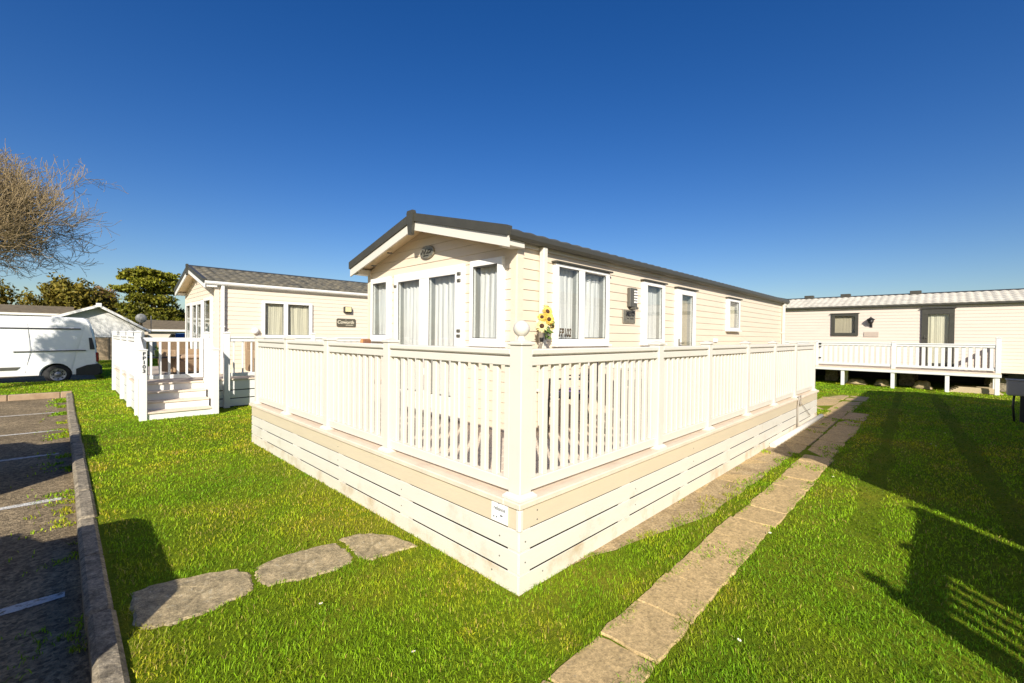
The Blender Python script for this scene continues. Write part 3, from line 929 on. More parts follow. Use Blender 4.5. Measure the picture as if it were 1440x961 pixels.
for (ax, q, z) in (('x', 2.14, .49), ('x', 2.14, .43), ('x', 2.03, .32), ('x', 2.03, .19), ('x', 2.2, .075), ('x', 3.4, .325), ('x', 3.4, .19), ('x', 4.6, .46), ('x', 4.6, .325), ('y', 2.03, .32), ('y', 2.03, .19), ('y', 2.1, .075), ('y', 3.2, .325), ('y', 3.2, .19), ('y', 4.4, .46), ('y', 4.4, .325)):
    t = MB(DT)
    if ax == 'x': t.lathe([(0, -.003), (.005, -.002), (.006, .001)], (q, SY, z), 8, 'y')
    else: t.lathe([(0, -.003), (.005, -.002), (.006, .001)], (SX, q, z), 8, 'x')
    t.build('screw', M['grey'], deck)
# white maker's label
sg = MB(DT); sg.box(SX - .006, SX - .001, 1.955, 2.105, .405, .545, .002)
lab = sg.build('maker_label', M['labelwhite'], deck)
text_part('lettering', 'reliance', M['inkgrey'], lab, (SX - .0065 - DX0, 2.03 - DY0, .492), (0, -1, 0), (0, 0, 1), .034, .0006, bold=.0004)
sg = MB(DT)
for (a, c, z_) in ((2.0, 2.022, .448), (2.03, 2.04, .525), (2.075, 2.085, .43), (2.05, 2.06, .432)):
    sg.box(SX - .0072, SX - .006, a, c, z_, z_ + .009)
sg.build('small_print', M['inkgrey'], lab)
# grey cable and pipe clipped up the skirt near the far end
cb = MB(DT)
cx_ = 9.02
cb.tube([(cx_, SY - .016, .02), (cx_, SY - .016, .40), (cx_ + .01, SY - .03, .55), (cx_ + .03, SY - .03, .60)], .013, 8)
cb.tube([(cx_ + .03, SY - .03, .60), (cx_ + .15, SY - .03, .61), (cx_ + .22, SY - .02, .52), (cx_ + .16, SY - .02, .43), (cx_ + .08, SY - .02, .50), (cx_ + .05, SY - .03, .6)], .009, 6)
cb.tube([(cx_ + .2, SY - .018, .5), (cx_ + .75, SY - .018, .26), (cx_ + 1.0, SY - .018, .16)], .006, 6)
cb.build('service_cable', M['cable'], deck)
sp = MB(DT); sp.tube([(7.35, SY - .05, .035), (10.9, SY - .05, .04)], .045, 12); sp.build('waste_pipe', M['upvc'], deck)

# ---- things standing on the main deck
def garden_chair(label, loc, rz, seat_m, frame_m, group):
    r = thing('garden_chair', label, 'chair', loc, rz, group)
    f = MB()
    for sx in (-.24, .24):
        f.tube([(sx, -.24, 0), (sx, -.22, .60), (sx, .18, .62)], .012, 8)
        f.tube([(sx, .24, 0), (sx, .14, .42), (sx, .26, .86)], .012, 8)
    f.tube([(-.24, .26, .86), (.24, .26, .86)], .012, 8); f.tube([(-.24, -.22, .40), (.24, -.22, .40)], .012, 8)
    f.build('frame', frame_m, r)
    s = MB(); s.box(-.235, .235, -.23, .15, .405, .47, .025); s.build('seat_pad', seat_m, r)
    s = MB(lambda x, y, z: (x, y + (z - .42) * .2, z)); s.box(-.235, .235, .125, .18, .46, .87, .022); s.build('back_pad', seat_m, r)
    return r
zf = DZ
g_ = 'garden chairs on the main deck'
garden_chair('purple print garden chair behind the balusters, nearest the sunflowers', (3.75, 2.72, zf), R(200), M['purplepat'], M['black'], g_)
garden_chair('purple print garden chair behind the balusters, beyond the white table', (5.3, 2.75, zf), R(165), M['purplepat'], M['black'], g_)
tb = thing('garden_table', 'small white round garden table between two purple chairs', 'table', (4.5, 2.72, zf))
t = MB(); t.lathe([(0, .69), (.36, .69), (.375, .70), (.375, .715), (.36, .725), (0, .725)], (0, 0, 0), 28); t.build('table_top', M['white'], tb)
t = MB(); t.lathe([(.02, .04), (.03, .1), (.025, .69)], (0, 0, 0), 12)
for a in range(3):
    an = a * 2.094; t.tube([(0, 0, .12), (.18 * math.cos(an), .18 * math.sin(an), .07), (.3 * math.cos(an), .3 * math.sin(an), .01)], .014, 8)
t.build('pedestal', M['white'], tb)
oc = thing('wooden_chair', 'orange slatted chair back showing over the left rail', 'chair', (2.8, 5.05, zf), R(50))
f = MB()
for sx in (-.2, .2):
    f.box(sx - .018, sx + .018, -.2, -.165, 0, .45, .004); f.box(sx - .018, sx + .018, .16, .195, 0, .96, .004)
f.box(-.2, .2, -.195, -.17, .38, .43); f.box(-.2, .2, .165, .19, .38, .43)
f.build('frame', M['terracotta'], oc)
f = MB()
for i in range(6): f.box(-.16 + i * .064 - .02, -.16 + i * .064 + .02, .168, .186, .5, .93, .004)
f.box(-.2, .2, .164, .19, .93, .975, .006)
f.build('backrest', M['terracotta'], oc)
f = MB()
for i in range(6): f.box(-.2, .2, -.2 + i * .06, -.2 + i * .06 + .05, .43, .45, .003)
f.build('seat', M['terracotta'], oc)

# sunflowers fixed to the downpipe
sf = thing('sunflower_bunch', 'bunch of artificial sunflowers hanging on the white downpipe', 'flowers', (3.585, 3.02, 1.585))
sf.scale = (.80, .80, .80)
def flower(c, nrm, r, pm):
    n = Vector(nrm).normalized(); u = n.orthogonal().normalized(); v = n.cross(u)
    T = lambda x, y, z: tuple(Vector(c) + u * x + v * y + n * z)
    p = MB(T)
    for ring, (k_, r0, r1, dz) in enumerate(((15, .3, 1.0, .0), (13, .3, .82, .012))):
        for i in range(k_):
            a = 2 * math.pi * (i + ring * .5) / k_ + rng.uniform(-.08, .08); w_ = .17 * r; rr = r * r1 * rng.uniform(.88, 1.08)
            ca, sa = math.cos(a), math.sin(a)
            q = lambda t, s, z: (ca * t - sa * s, sa * t + ca * s, z)
            curl = rng.uniform(-.012, .02)
            p.add([q(r * r0, -.5 * w_, dz), q(r * r0, .5 * w_, dz), q(rr * .65, w_, dz + .012), q(rr, 0, dz + curl), q(rr * .65, -w_, dz + .012)], [(0, 1, 2, 3, 4)])
    o = p.build('petals', pm, sf, recalc=False)
    s = MB(T); s.lathe([(0, .03), (.2 * r, .028), (.36 * r, .016), (.38 * r, .002), (0, .0)], (0, 0, 0), 16); s.build('flower_centre', M['seed'], sf)
for (c, nrm, r, pm) in (((-.035, -.05, .345), (-.3, -.9, .35), .085, 'yellow'), ((-.03, -.075, .245), (-.5, -.8, .1), .08, 'yellow'), ((-.115, -.03, .155), (-.7, -.7, .15), .09, 'paleyellow'),
                        ((.07, -.03, .27), (.3, -.9, .3), .085, 'yellow'), ((.065, -.05, .16), (.2, -.9, -.1), .075, 'paleyellow'), ((-.10, -.02, .27), (-.8, -.5, .4), .07, 'yellow'), ((.02, .0, .40), (.0, -.6, .8), .07, 'paleyellow')):
    flower(c, nrm, r, M[pm])
lv = MB()
for i in range(16):
    a = rng.uniform(0, 6.28); r = rng.uniform(.02, .1); c = Vector((r * math.cos(a), -.0 - rng.uniform(0, .05), rng.uniform(.02, .22)))
    d = Vector((rng.uniform(-1, 1), rng.uniform(-1, .2), rng.uniform(-.9, .5))).normalized(); s = d.orthogonal().normalized()
    L_, W_ = .10, .03
    lv.add([c, c + d * L_ * .5 + s * W_, c + d * L_, c + d * L_ * .5 - s * W_], [(0, 1, 2, 3)])
lv.build('leaves', M['leaf'], sf, recalc=False)
lv = MB()
for q in ((-.035, .345), (-.03, .245), (-.11, .155), (.07, .27), (.065, .16)): lv.tube([(q[0], -.03, q[1]), (q[0] * .4, -.01, q[1] * .5), (0, .0, -.02)], .005, 6)
lv.build('stems', M['leaf'], sf)
lv = MB(); lv.lathe([(0, -.05), (.022, -.05), (.03, .0), (.032, .008), (.027, .008), (.02, -.04)], (-.06, .02, 0), 14); lv.tube([(-.06, .02, -.03), (.06, .085, -.03)], .008, 6)
lv.build('holder', M['black'], sf)

# ------------------------------------------------------------------ left home and its deck
LX, LY = 2.64, 12.70
lh = static_home('oat coloured home with slate tiled roof beyond the white steps', (LX, LY, 0), 0, 10.9, 3.62, .62, 2.80, 3.29, 'clad_left', 'roofleft', trim='charcoal', gutm='white', pipe=((.14, 'white_cool'),), corner='clad_left', barge='white', amp=.03, hs=[(a - LX, c - LX, e, f) for (a, c, e, f) in ((3.73, 4.18, 1.57, 2.395), (4.29, 4.84, 1.57, 2.385))], hf=[(a - LY, c - LY, e, f) for (a, c, e, f) in ((13.03, 13.67, .82, 2.42), (14.03, 14.5, .85, 2.36), (14.62, 15.1, .85, 2.36), (15.43, 15.97, .82, 2.38))])
def LS(u, d, z): return fr_side(u - LX, d, z)
def LF(u, d, z): return fr_front(u - LY, d, z)
opening(lh, LS, 'window', 3.665, 4.93, 1.50, 2.445, [(3.73, 4.18, 1.57, 2.395), (4.29, 4.84, 1.57, 2.385)], M['white'], back='drape', seed=11, pleat=.16)
opening(lh, LF, 'window', 12.95, 13.75, .75, 2.50, [(13.03, 13.67, .82, 2.42)], M['white'], back='oliveblind', sill=False, seed=12)
opening(lh, LF, 'patio_door', 13.95, 15.2, .70, 2.46, [(14.03, 14.5, .85, 2.36), (14.62, 15.1, .85, 2.36)], M['white'], back='oliveblind', sill=False, seed=13, handle=(14.56, 1.5))
opening(lh, LF, 'window', 15.35, 16.05, .75, 2.46, [(15.43, 15.97, .82, 2.38)], M['white'], back='oliveblind', sill=False, seed=14)
t = MB(LS); t.box(5.83, 6.06, .01, .10, 2.245, 2.42, .012); lamp2 = t.build('wall_lamp', M['black'], lh)
t = MB(LS); t.box(5.855, 6.03, .10, .13, 2.27, 2.405, .006); t.build('lamp_shade', mat('cream_lamp_glass', (.72, .66, .36), .3, .03, 4), lamp2)
t = MB(LS)
pts = []
for (cx, cz, a0) in ((6.17, 2.03, 0), (5.67, 2.03, 90), (5.67, 1.87, 180), (6.17, 1.87, 270)):
    for i in range(5):
        a = R(a0 + i * 22.5); pts.append((cx + .04 * math.cos(a), cz + .04 * math.sin(a)))
t.prism([(p[0], p[1]) for p in pts], .011, .028, 'y')
sgn = t.build('name_sign', M['signdark'], lh)
text_part('lettering', 'Coworth', M['paleletter'], sgn, (5.90 - LX, -.03, 1.962), (1, 0, 0), (0, 0, 1), .135, .003, shear=.12, bold=.003)
t = MB(LS); t.box(5.90, 6.13, .028, .031, 1.872, 1.886); t.box(5.89, 5.92, .028, .031, 2.025, 2.037); t.build('small_print', M['paleletter'], sgn)
t = MB(LS); t.ball((3.50, .05, 1.665), .085, 16, 10); t.build('round_vent', M['white'], lh)
# roof light hatch
sl_ = (3.29 - 2.80) / 1.81
t = MB(lambda x, y, z: (x, y, z + 2.80 + .10 + sl_ * y)); t.box(5.9, 6.25, .55, .8, 0, .035, .006); t.build('roof_vent', M['black'], lh)

LDX0, LDY0, LDZ = 1.02, 11.05, .62
ld = thing('white_decking', 'white decking with steps, gate and FP103 post at the left home', 'decking', (LDX0, LDY0, 0))
def LT(x, y, z): return (x - LDX0, y - LDY0, z)
W2 = M['white_cool']
t = MB(LT)
yy = LDY0 + .2
t.box(LDX0, 2.62, LDY0 + .17, 16.45, LDZ - .035, LDZ, .004)
t.box(2.3, 9.2, LDY0 - .03, LY - .02, LDZ - .034, LDZ - .001, .004)
t.build('floor', M['deckfloor'], ld)
for (za, zb) in ((.02, .18), (.20, .36), (.38, .58)):
    t = MB(LT); t.box(2.36, 9.2, LDY0 + .0, LDY0 + .02, za, zb, .004); t.build('skirt_board', W2, ld)
    t = MB(LT); t.box(LDX0 + .03, LDX0 + .05, LDY0 + .25, 16.4, za, zb, .004); t.build('skirt_board', W2, ld)
t = MB(LT); t.box(2.40, 9.2, LDY0 + .06, LDY0 + .07, 0, .57); t.box(LDX0 + .09, LDX0 + .1, LDY0 + .3, 16.4, 0, .57); t.build('slot_shade_sheet', M['black'], ld)  # black sheets standing in for the dark hollow under this deck
for i, (zt, yf) in enumerate(((.145, 10.34), (.30, 10.60), (.455, 10.86), (.605, 11.10))):
    t = MB(LT); t.box(1.10, 2.10, yf - .02, yf + .30, zt - .032, zt, .004); t.build('step_tread', M['deckfloor'], ld)
    t = MB(LT); t.box(1.10, 2.10, yf + .005, yf + .025, max(0, zt - .155), zt - .034, .002); t.build('step_riser', W2, ld)
n1 = post_mesh('newel_post', W2, ld, 1.045, 10.36, 0, 1.27, LT, .055, flange=False)
post_mesh('newel_post', W2, ld, 2.155, 10.36, 0, 1.27, LT, .055, flange=False)
text_part('house_number', 'F\nP\n1\n0\n3', M['black'], n1, (1.055 - LDX0, 10.303 - LDY0, 1.055), (1, 0, 0), (0, 0, 1), .085, .002, bold=.003, sx=1.05)
post_mesh('post', W2, ld, 1.045, 11.12, 0, 1.60, LT, .05, flange=False)
post_mesh('post', W2, ld, 2.155, 11.12, 0, 1.60, LT, .05, flange=False)
post_mesh('post', W2, ld, 2.50, LDY0 - .02, 0, 1.60, LT, .055, flange=False)
for xq in (1.045, 2.155):          # raking side guards of the steps
    t = MB(LT); t.add([(xq - .02, 10.41, .01), (xq + .02, 10.41, .01), (xq + .02, 11.07, .01), (xq - .02, 11.07, .01), (xq - .02, 10.41, .55), (xq + .02, 10.41, .55), (xq + .02, 11.07, .85), (xq - .02, 11.07, .85)],
                     [(0, 3, 2, 1), (4, 5, 6, 7), (0, 1, 5, 4), (1, 2, 6, 5), (2, 3, 7, 6), (3, 0, 4, 7)])
    t.build('stair_side', W2, ld)
    t = MB(LT); t.add([(xq + sx * .03, yq, zq + dz) for (yq, zq) in ((10.41, 1.17), (11.07, 1.47)) for dz in (0, .06) for sx in (-1, 1)],
                     [(0, 1, 3, 2), (4, 6, 7, 5), (0, 4, 5, 1), (2, 3, 7, 6), (0, 2, 6, 4), (1, 5, 7, 3)])
    t.build('handrail', W2, ld)
    for i in range(4):
        yb = 10.50 + i * .16; t = MB(LT); f_ = (yb - 10.41) / .66
        t.box(xq - .015, xq + .015, yb - .04, yb + .04, .54 + .3 * f_, 1.18 + .3 * f_, .003); t.build('stair_baluster', W2, ld)
# gate
gt = MB(LT); gt.box(1.11, 2.09, 11.10, 11.14, 1.42, 1.50, .004); gt.box(1.11, 2.09, 11.10, 11.14, .68, .76, .004)
gt.box(1.11, 1.17, 11.10, 11.14, .76, 1.42, .003); gt.box(2.03, 2.09, 11.10, 11.14, .76, 1.42, .003)
gate = gt.build('gate', W2, ld)
for i in range(6):
    u = 1.17 + .86 * (i + .5) / 6
    t = MB(LT); t.box(u - .02, u + .02, 11.11, 11.13, .755, 1.425, .003); t.build('gate_bar', W2, gate)
# balustrades: along the front (x = LDX0) and along the right side (y = LDY0)
post_y = [12.55, 14.1, 16.4]
for yq in post_y: post_mesh('post', W2, ld, LDX0 + .025, yq, 0, 1.60, LT, .05, flange=False)
ysq = [11.12] + post_y
for i in range(3):
    a, c = ysq[i] + .05, ysq[i + 1] - .05
    rails(ld, LT, a, c, LDZ + .05, 1.53, W2, 'y', LDX0 + .025)
    n = round((c - a) / .15); g = (c - a) / n
    for j in range(n):
        baluster(LT, a + g * (j + .5), LDX0 + .025, LDZ + .12, 1.43, 'y', .022, .012).build('baluster', W2, ld)
post_x = [4.3, 6.1, 7.9, 9.1]
xsq = [2.50] + post_x
for xq in post_x: post_mesh('post', W2, ld, xq, LDY0 - .02, .0, 1.60, LT, .05, flange=False)
for i in range(4):
    a, c = xsq[i] + .05, xsq[i + 1] - .05
    rails(ld, LT, a, c, LDZ + .05, 1.53, W2, 'x', LDY0 - .02)
    n = round((c - a) / .17); g = (c - a) / n
    for j in range(n):
        baluster(LT, a + g * (j + .5), LDY0 - .02, LDZ + .12, 1.43, 'x', .018, .012).build('baluster', W2, ld)
# furniture on the left deck
def rattan(label, loc, rz, wdt):
    r = thing('rattan_seat', label, 'garden seat', loc, rz, 'rattan seats behind the gate')
    t = MB(); t.box(-wdt, wdt, -.35, .30, .05, .34, .02); t.build('base', M['rattan'], r)
    t = MB(lambda x, y, z: (x, y + .12 * (z - .3), z)); t.box(-wdt, wdt, .24, .34, .05, .82, .03); t.build('backrest', M['rattan'], r)
    for s in (-1, 1):
        t = MB(); t.box(s * wdt, s * (wdt - .12), -.35, .3, .3, .58, .03); t.build('arm', M['rattan'], r)
    t = MB(); t.box(-wdt + .13, wdt - .13, -.34, .22, .345, .45, .035); t.build('seat_cushion', M['cushion'], r)
    return r
rattan('brown rattan armchair seen through the white gate', (2.08, 13.3, LDZ), R(20), .36)
rattan('brown rattan sofa at the side wall behind the white rail', (4.0, 12.25, LDZ), 0, .75)
tb2 = thing('patio_table', 'dark patio table behind the FP103 gate', 'table', (1.62, 12.9, LDZ))
t = MB(); t.box(-.32, .32, -.3, .3, .40, .43, .006); t.build('table_top', M['black'], tb2)
for sx in (-1, 1):
    for sy in (-1, 1):
        t = MB(); t.box(sx * .3, sx * .26, sy * .28, sy * .24, 0, .40, .003); t.build('leg', M['black'], tb2)
pb = thing('planter', 'square green planter on the dark patio table', 'planter', (1.55, 12.8, LDZ + .431))
t = MB(); t.prism([(-.05, 0), (.05, 0), (.065, .15), (-.065, .15)], -.06, .06, 'y'); t.build('pot', mat('lime_pot', (.14, .2, .02), .4), pb)
t = MB()
for i in range(40):
    a = rng.uniform(0, 6.28); t.add([(0, 0, .15), (.04 * math.cos(a), .04 * math.sin(a), .2), (.09 * math.cos(a + .2), .09 * math.sin(a + .2), .2 + rng.uniform(0, .1)), (.035 * math.cos(a + .4), .035 * math.sin(a + .4), .2)], [(0, 1, 2, 3)])
t.build('leaves', M['leaf'], pb, recalc=False)

# ------------------------------------------------------------------ right home and its deck
RXW = 20.6; RYO = 9.0
rh = static_home('pinkish long home with pale tiled roof and charcoal door across the lawn', (RXW, RYO, 0), R(-90), 14.2, 3.7, .62, 2.80, 3.25, 'clad_right', 'roofright', trim='charcoal', gutm='charcoal', corner='clad_right', hs=[(RYO - 3.04, RYO - 2.43, 1.86, 2.49), (RYO - .46, RYO + .05, .85, 2.50)])
def RS(y, d, z): return (RYO - y, -d, z)        # world y -> local x
def rsu(y): return RYO - y
FRs = lambda u, d, z: (u, -d, z)
opening(rh, FRs, 'window', rsu(3.14), rsu(2.33), 1.76, 2.58, [(rsu(3.04), rsu(2.43), 1.86, 2.49)], M['charcoal'], back='blind', seed=21, sill=False, bar=M['charcoal'])
opening(rh, FRs, 'door', rsu(.62), rsu(-.18), .70, 2.68, [(rsu(.46), rsu(-.05), .85, 2.50)], M['charcoal'], back='drape', seed=22, sill=False, bar=M['charcoal'], pleat=.1, handle=(rsu(.54), 1.72))
u = rsu(1.965)
t = MB(FRs); t.lathe([(.0, 2.19), (.05, 2.2), (.075, 2.24), (.095, 2.33), (.06, 2.335)], (u, .11, 0), 8); t.lathe([(.13, 2.335), (.12, 2.35), (.06, 2.40), (.015, 2.43), (.015, 2.45), (0, 2.455)], (u, .11, 0), 8)
t.box(u - .02, u + .02, .005, .09, 2.14, 2.19, .004); t.box(u - .04, u + .04, .005, .02, 2.06, 2.22, .004)
t.build('lantern', M['black'], rh)
t = MB(FRs); t.box(rsu(2.17), rsu(1.75), .01, .025, 1.72, 1.90, .004); t.build('name_plaque', mat('stone_plaque', (.45, .37, .30), .6, .05, 20), rh)
slr = (3.25 - 2.80) / 1.85
for yv in (5.62, 4.2, 2.95, .85):
    u = rsu(yv); t = MB(); zc = 3.36
    t.box(u - .16, u + .16, 1.62, 1.85, zc - .1, zc + .10, .01); t.build('ridge_vent', M['charcoal'], rh)
t = MB(FRs); t.box(.2, 14.0, -.3, -.25, .45, .60); t.box(.2, 14, -1.5, -1.45, .45, .6)
for i in range(10): t.box(.5 + i * 1.4, .6 + i * 1.4, -1.5, -.25, .5, .56)
t.build('chassis', M['black'], rh)
for i, xx in enumerate((1.2, 3.4, 5.6, 7.8, 10.0, 12.2)):
    for yv in (.45, 3.1):
        t = MB(); t.box(xx, xx + .42, yv, yv + .2, 0, .22, .01); t.box(xx + .02, xx + .40, yv + .01, yv + .19, .222, .45, .01); t.build('support_block', M['kerb'], rh)
t = MB(); t.box(.1, 14.1, 3.6, 3.62, 0, .6); t.build('underfloor_shade_sheet', M['dark'], rh)  # dark sheet added at the back to stand for the shade beneath the home

RDX, RDY0, RDY1, RDZ = 19.4, -1.17, 4.6, .66
rd = thing('white_deck_on_legs', 'white railed deck on short legs along the pinkish home', 'decking', (RDX, RDY0, 0))
def RT_(x, y, z): return (x - RDX, y - RDY0, z)
t = MB(RT_); t.box(RDX, RXW - .03, RDY0, RDY1, RDZ - .04, RDZ, .004); t.build('floor', M['deckfloor'], rd)
t = MB(RT_); t.box(RDX - .004, RDX + .02, RDY0 + .001, RDY1, .53, RDZ - .042, .003); t.build('fascia_board', W2, rd)
t = MB(RT_); t.box(RDX + .022, RXW - .05, RDY0 - .003, RDY0 + .018, .53, RDZ - .042, .003); t.build('fascia_board', W2, rd)
for yq in (2.62, 1.27, -.03, -1.09, 4.2):
    t = MB(RT_); t.box(RDX + .03, RDX + .13, yq - .05, yq + .05, .0, .53, .005); t.build('leg', W2, rd)
    t = MB(RT_); t.box(RXW - .35, RXW - .25, yq - .05, yq + .05, .0, .53, .005); t.build('leg', W2, rd)
rp = [RDY0 + .07, 1.255, 3.40, RDY1 - .05]
for i, yq in enumerate(rp): post_mesh('post', W2, rd, RDX + .06, yq, RDZ, 1.69 if i == 0 else 1.54, RT_, .055, flange=False)
for i in range(3):
    a, c = rp[i] + .055, rp[i + 1] - .055
    rails(rd, RT_, a, c, RDZ + .06, 1.52, W2, 'y', RDX + .06)
    n = round((c - a) / .145); g = (c - a) / n
    for j in range(n): baluster(RT_, a + g * (j + .5), RDX + .06, RDZ + .13, 1.42, 'y', .045, .012).build('baluster', W2, rd)
a, c = RDX + .12, RXW - .05
rails(rd, RT_, a, c, RDZ + .06, 1.52, W2, 'x', RDY0 + .07)
for j in range(7): baluster(RT_, a + (c - a) * (j + .5) / 7, RDY0 + .07, RDZ + .13, 1.42, 'x', .045, .012).build('baluster', W2, rd)
for zc in (.92, 1.32, 1.44):
    t = MB(RT_); t.box(RDX - .005, RDX + .004, 3.25, 3.33, zc, zc + .05, .003); t.build('gate_hinge', M['black'], rd)
# clutter under that deck
tk = thing('timber_stack', 'stack of sawn timber boards lying under the white deck', 'timber', (20.0, -.55, 0), R(8))
for i in range(5):
    t = MB(); t.box(-.35 + .03 * rng.random(), .3, -.65 + .05 * i, .55 - .06 * i, .005 + i * .034, .035 + i * .034, .003); t.build('board', M['wood'], tk)
def rock(label, loc, r):
    b = MB(); b.ball((0, 0, 0), 1, 12, 8)
    b.v = [(p[0] * r[0] * (1 + .22 * math.sin(7 * p[1] + loc[1] * 9)), p[1] * r[1] * (1 + .2 * math.cos(6 * p[2] + loc[0])), max(-.3, p[2]) * r[2] * (1 + .2 * math.sin(9 * p[0]))) for p in b.v]
    o = b.build('rubble_lump', M['stone']); o.location = loc
    tag(o, label, 'rubble', 'rubble under the white deck')
rock('pale rubble lump under the white deck, nearest the timber stack', (20.1, .55, .06), (.2, .25, .2))
rock('grey rubble lump under the white deck, near its middle leg', (20.25, 1.6, .05), (.3, .22, .16))
rock('low rubble lump under the far end of the white deck', (20.2, 2.3, .05), (.24, .3, .14))

# meter box at the right edge
mbx = thing('meter_box', 'grey meter box on a black post at the right edge', 'meter box', (13.35, -1.08, 0))
t = MB(); t.box(-.09, .12, -.22, .20, .53, .83, .012); bx_ = t.build('box', M['meter'], mbx)
t = MB(); t.box(-.096, -.088, -.19, .17, .56, .78, .003); t.build('door', M['meter'], bx_)
t = MB(); t.box(-.1, .14, -.24, .22, .832, .85, .004); t.build('lid', M['meter'], bx_)
t = MB(); t.box(-.03, .03, -.06, .02, 0, .53, .004); t.tube([(0, .1, .53), (.01, .11, .3), (0, .09, 0)], .018, 8); t.build('post', M['black'], mbx)

# ------------------------------------------------------------------ van and cars
def wheel(parent, x, y, r, wdt, side):
    t = MB(); n = 28
    t.lathe([(r * .62, -wdt / 2), (r * .93, -wdt / 2), (r, -wdt / 2 + .03), (r, wdt / 2 - .03), (r * .93, wdt / 2), (r * .62, wdt / 2)], (x, y, r), n, 'y')
    wh = t.build('wheel', M['tyre'], parent)
    t = MB(); d = side * (wdt / 2 - .012)
    t.lathe([(0, d * 1.02), (r * .16, d * 1.03), (r * .2, d * .82), (r * .34, d * .78), (r * .52, d * .9), (r * .6, d * 1.02), (r * .64, d)], (x, y, r), n, 'y'); t.build('rim', M['alloy'], wh)
    t = MB()
    for i in range(8):
        a = i * math.pi / 4
        t.lathe([(.022, 0), (.022, side * .012), (0, side * .012)], (x + r * .45 * math.cos(a), y + d * .86, r + r * .45 * math.sin(a)), 8, 'y')
    t.build('rim_hole', M['black'], wh)
    return wh


def arch_profile(outline, wheels, r, z0):
    """side outline (counter-clockwise from front bottom along the sill) with wheel arches cut in"""
    pts = []
    for wx in wheels:
        for i in range(13):
            a = math.pi - math.pi * i / 12
            pts.append((wx + r * math.cos(a), max(z0, z0 + .02 + (r * 1.02) * math.sin(a))))
    return pts + outline


def loft_body(b, outline, half, tum):
    """extrude a side outline (x,z) across y with a rounded, leaning-in side; half(x,z) = half width at that height"""
    lay = []
    for s in (-1, 1):
        for inset, f in ((0.0, 1.0),):
            pass
    n = len(outline)
    cx = sum(p[0] for p in outline) / n; cz = sum(p[1] for p in outline) / n
    rings = []
    for (y_f, k_) in ((-.0, 0), (1, 0)): pass
    def shrink(p, d):
        v = Vector((cx - p[0], cz - p[1]));
        v = v.normalized() if v.length > 0 else v
        return (p[0] + v.x * d, p[1] + v.y * d)
    seq = [(-1, .05, 0), (-1, .012, .035), (-1, 0, .09), (1, 0, .09), (1, .012, .035), (1, .05, 0)]
    for (s, ins, back) in seq:
        ring = []
        for p in outline:
            q = shrink(p, ins); hwid = half(*q)
            ring.append((q[0], s * (hwid - back), q[1]))
        rings.append(ring)
    vs = [p for r_ in rings for p in r_]
    fs = []
    for k_ in range(len(rings) - 1):
        for i in range(n):
            j = (i + 1) % n
            fs.append((k_ * n + i, k_ * n + j, (k_ + 1) * n + j, (k_ + 1) * n + i))
    fs += [tuple(range(n))[::-1], tuple(range((len(rings) - 1) * n, len(rings) * n))]
    b.add(vs, fs, False)

VX, VY, VZ = .93, 21.0, -.155       # rear end, near side, road level
van = thing('panel_van', 'white high roofed panel van parked beyond the car park', 'van', (VX, VY + 1.0, VZ))
hwv = lambda x, z: 1.0 - max(0, z - 1.05) * .075 - max(0, .5 - z) * .08
ol = [(-.06, .34), (-.02, .55), (-.03, .95), (-.09, 1.55), (-.19, 2.02), (-.26, 2.16), (-.36, 2.225), (-.9, 2.245), (-3.6, 2.235), (-3.95, 2.19), (-4.18, 2.05), (-4.75, 1.22), (-5.3, 1.02), (-5.48, .85), (-5.52, .45), (-5.45, .27)]
prof = []
for wx in (-4.62, -.985):
    for i in range(13):
        a = math.pi - math.pi * i / 12
        prof.append((wx + .39 * math.cos(a), max(.25, .30 + .40 * math.sin(a))))
vb = MB(); loft_body(vb, prof + ol, hwv, .1)
body = vb.build('body', M['vanwhite'], van)
def VS(x, d, z): return (x, -(hwv(x, z) + d), z)
t = MB(); t.box(-5.4, -.1, -.93, .93, .30, .5); t.build('underbody', M['bumper'], van)
for wx in (-4.62, -.985):
    for s in (-1, 1): wheel(van, wx, s * .86, .325, .2, s)
t = MB(VS); t.prism([(-5.0, 1.835), (-.45, 1.825), (-.43, 1.84), (-.45, 1.865), (-5.0, 1.875)], -.005, .02, 'y'); t.build('roof_strip', M['black'], body)
t = MB(VS); t.prism([(-2.0, 1.085), (-.33, 1.10), (-.31, 1.125), (-.33, 1.14), (-1.96, 1.115)], -.003, .02, 'y'); t.build('door_rail', M['grey'], body)
t = MB(VS); t.prism([(-4.1, .50), (-1.92, .52), (-1.83, .61), (-4.1, .60)], -.003, .025, 'y'); t.build('side_moulding', M['grey'], body)
t = MB(VS)
for xx in (-1.72, -3.1): t.prism([(xx, .42), (xx + .008, .42), (xx + .12, 1.1), (xx + .06, 2.0), (xx + .052, 2.0), (xx + .11, 1.1)], -.004, .003, 'y')
t.build('door_seam', M['black'], body)
t = MB(VS); t.box(-3.02, -2.86, 0, .03, 1.10, 1.14, .006); t.build('handle', M['black'], body)
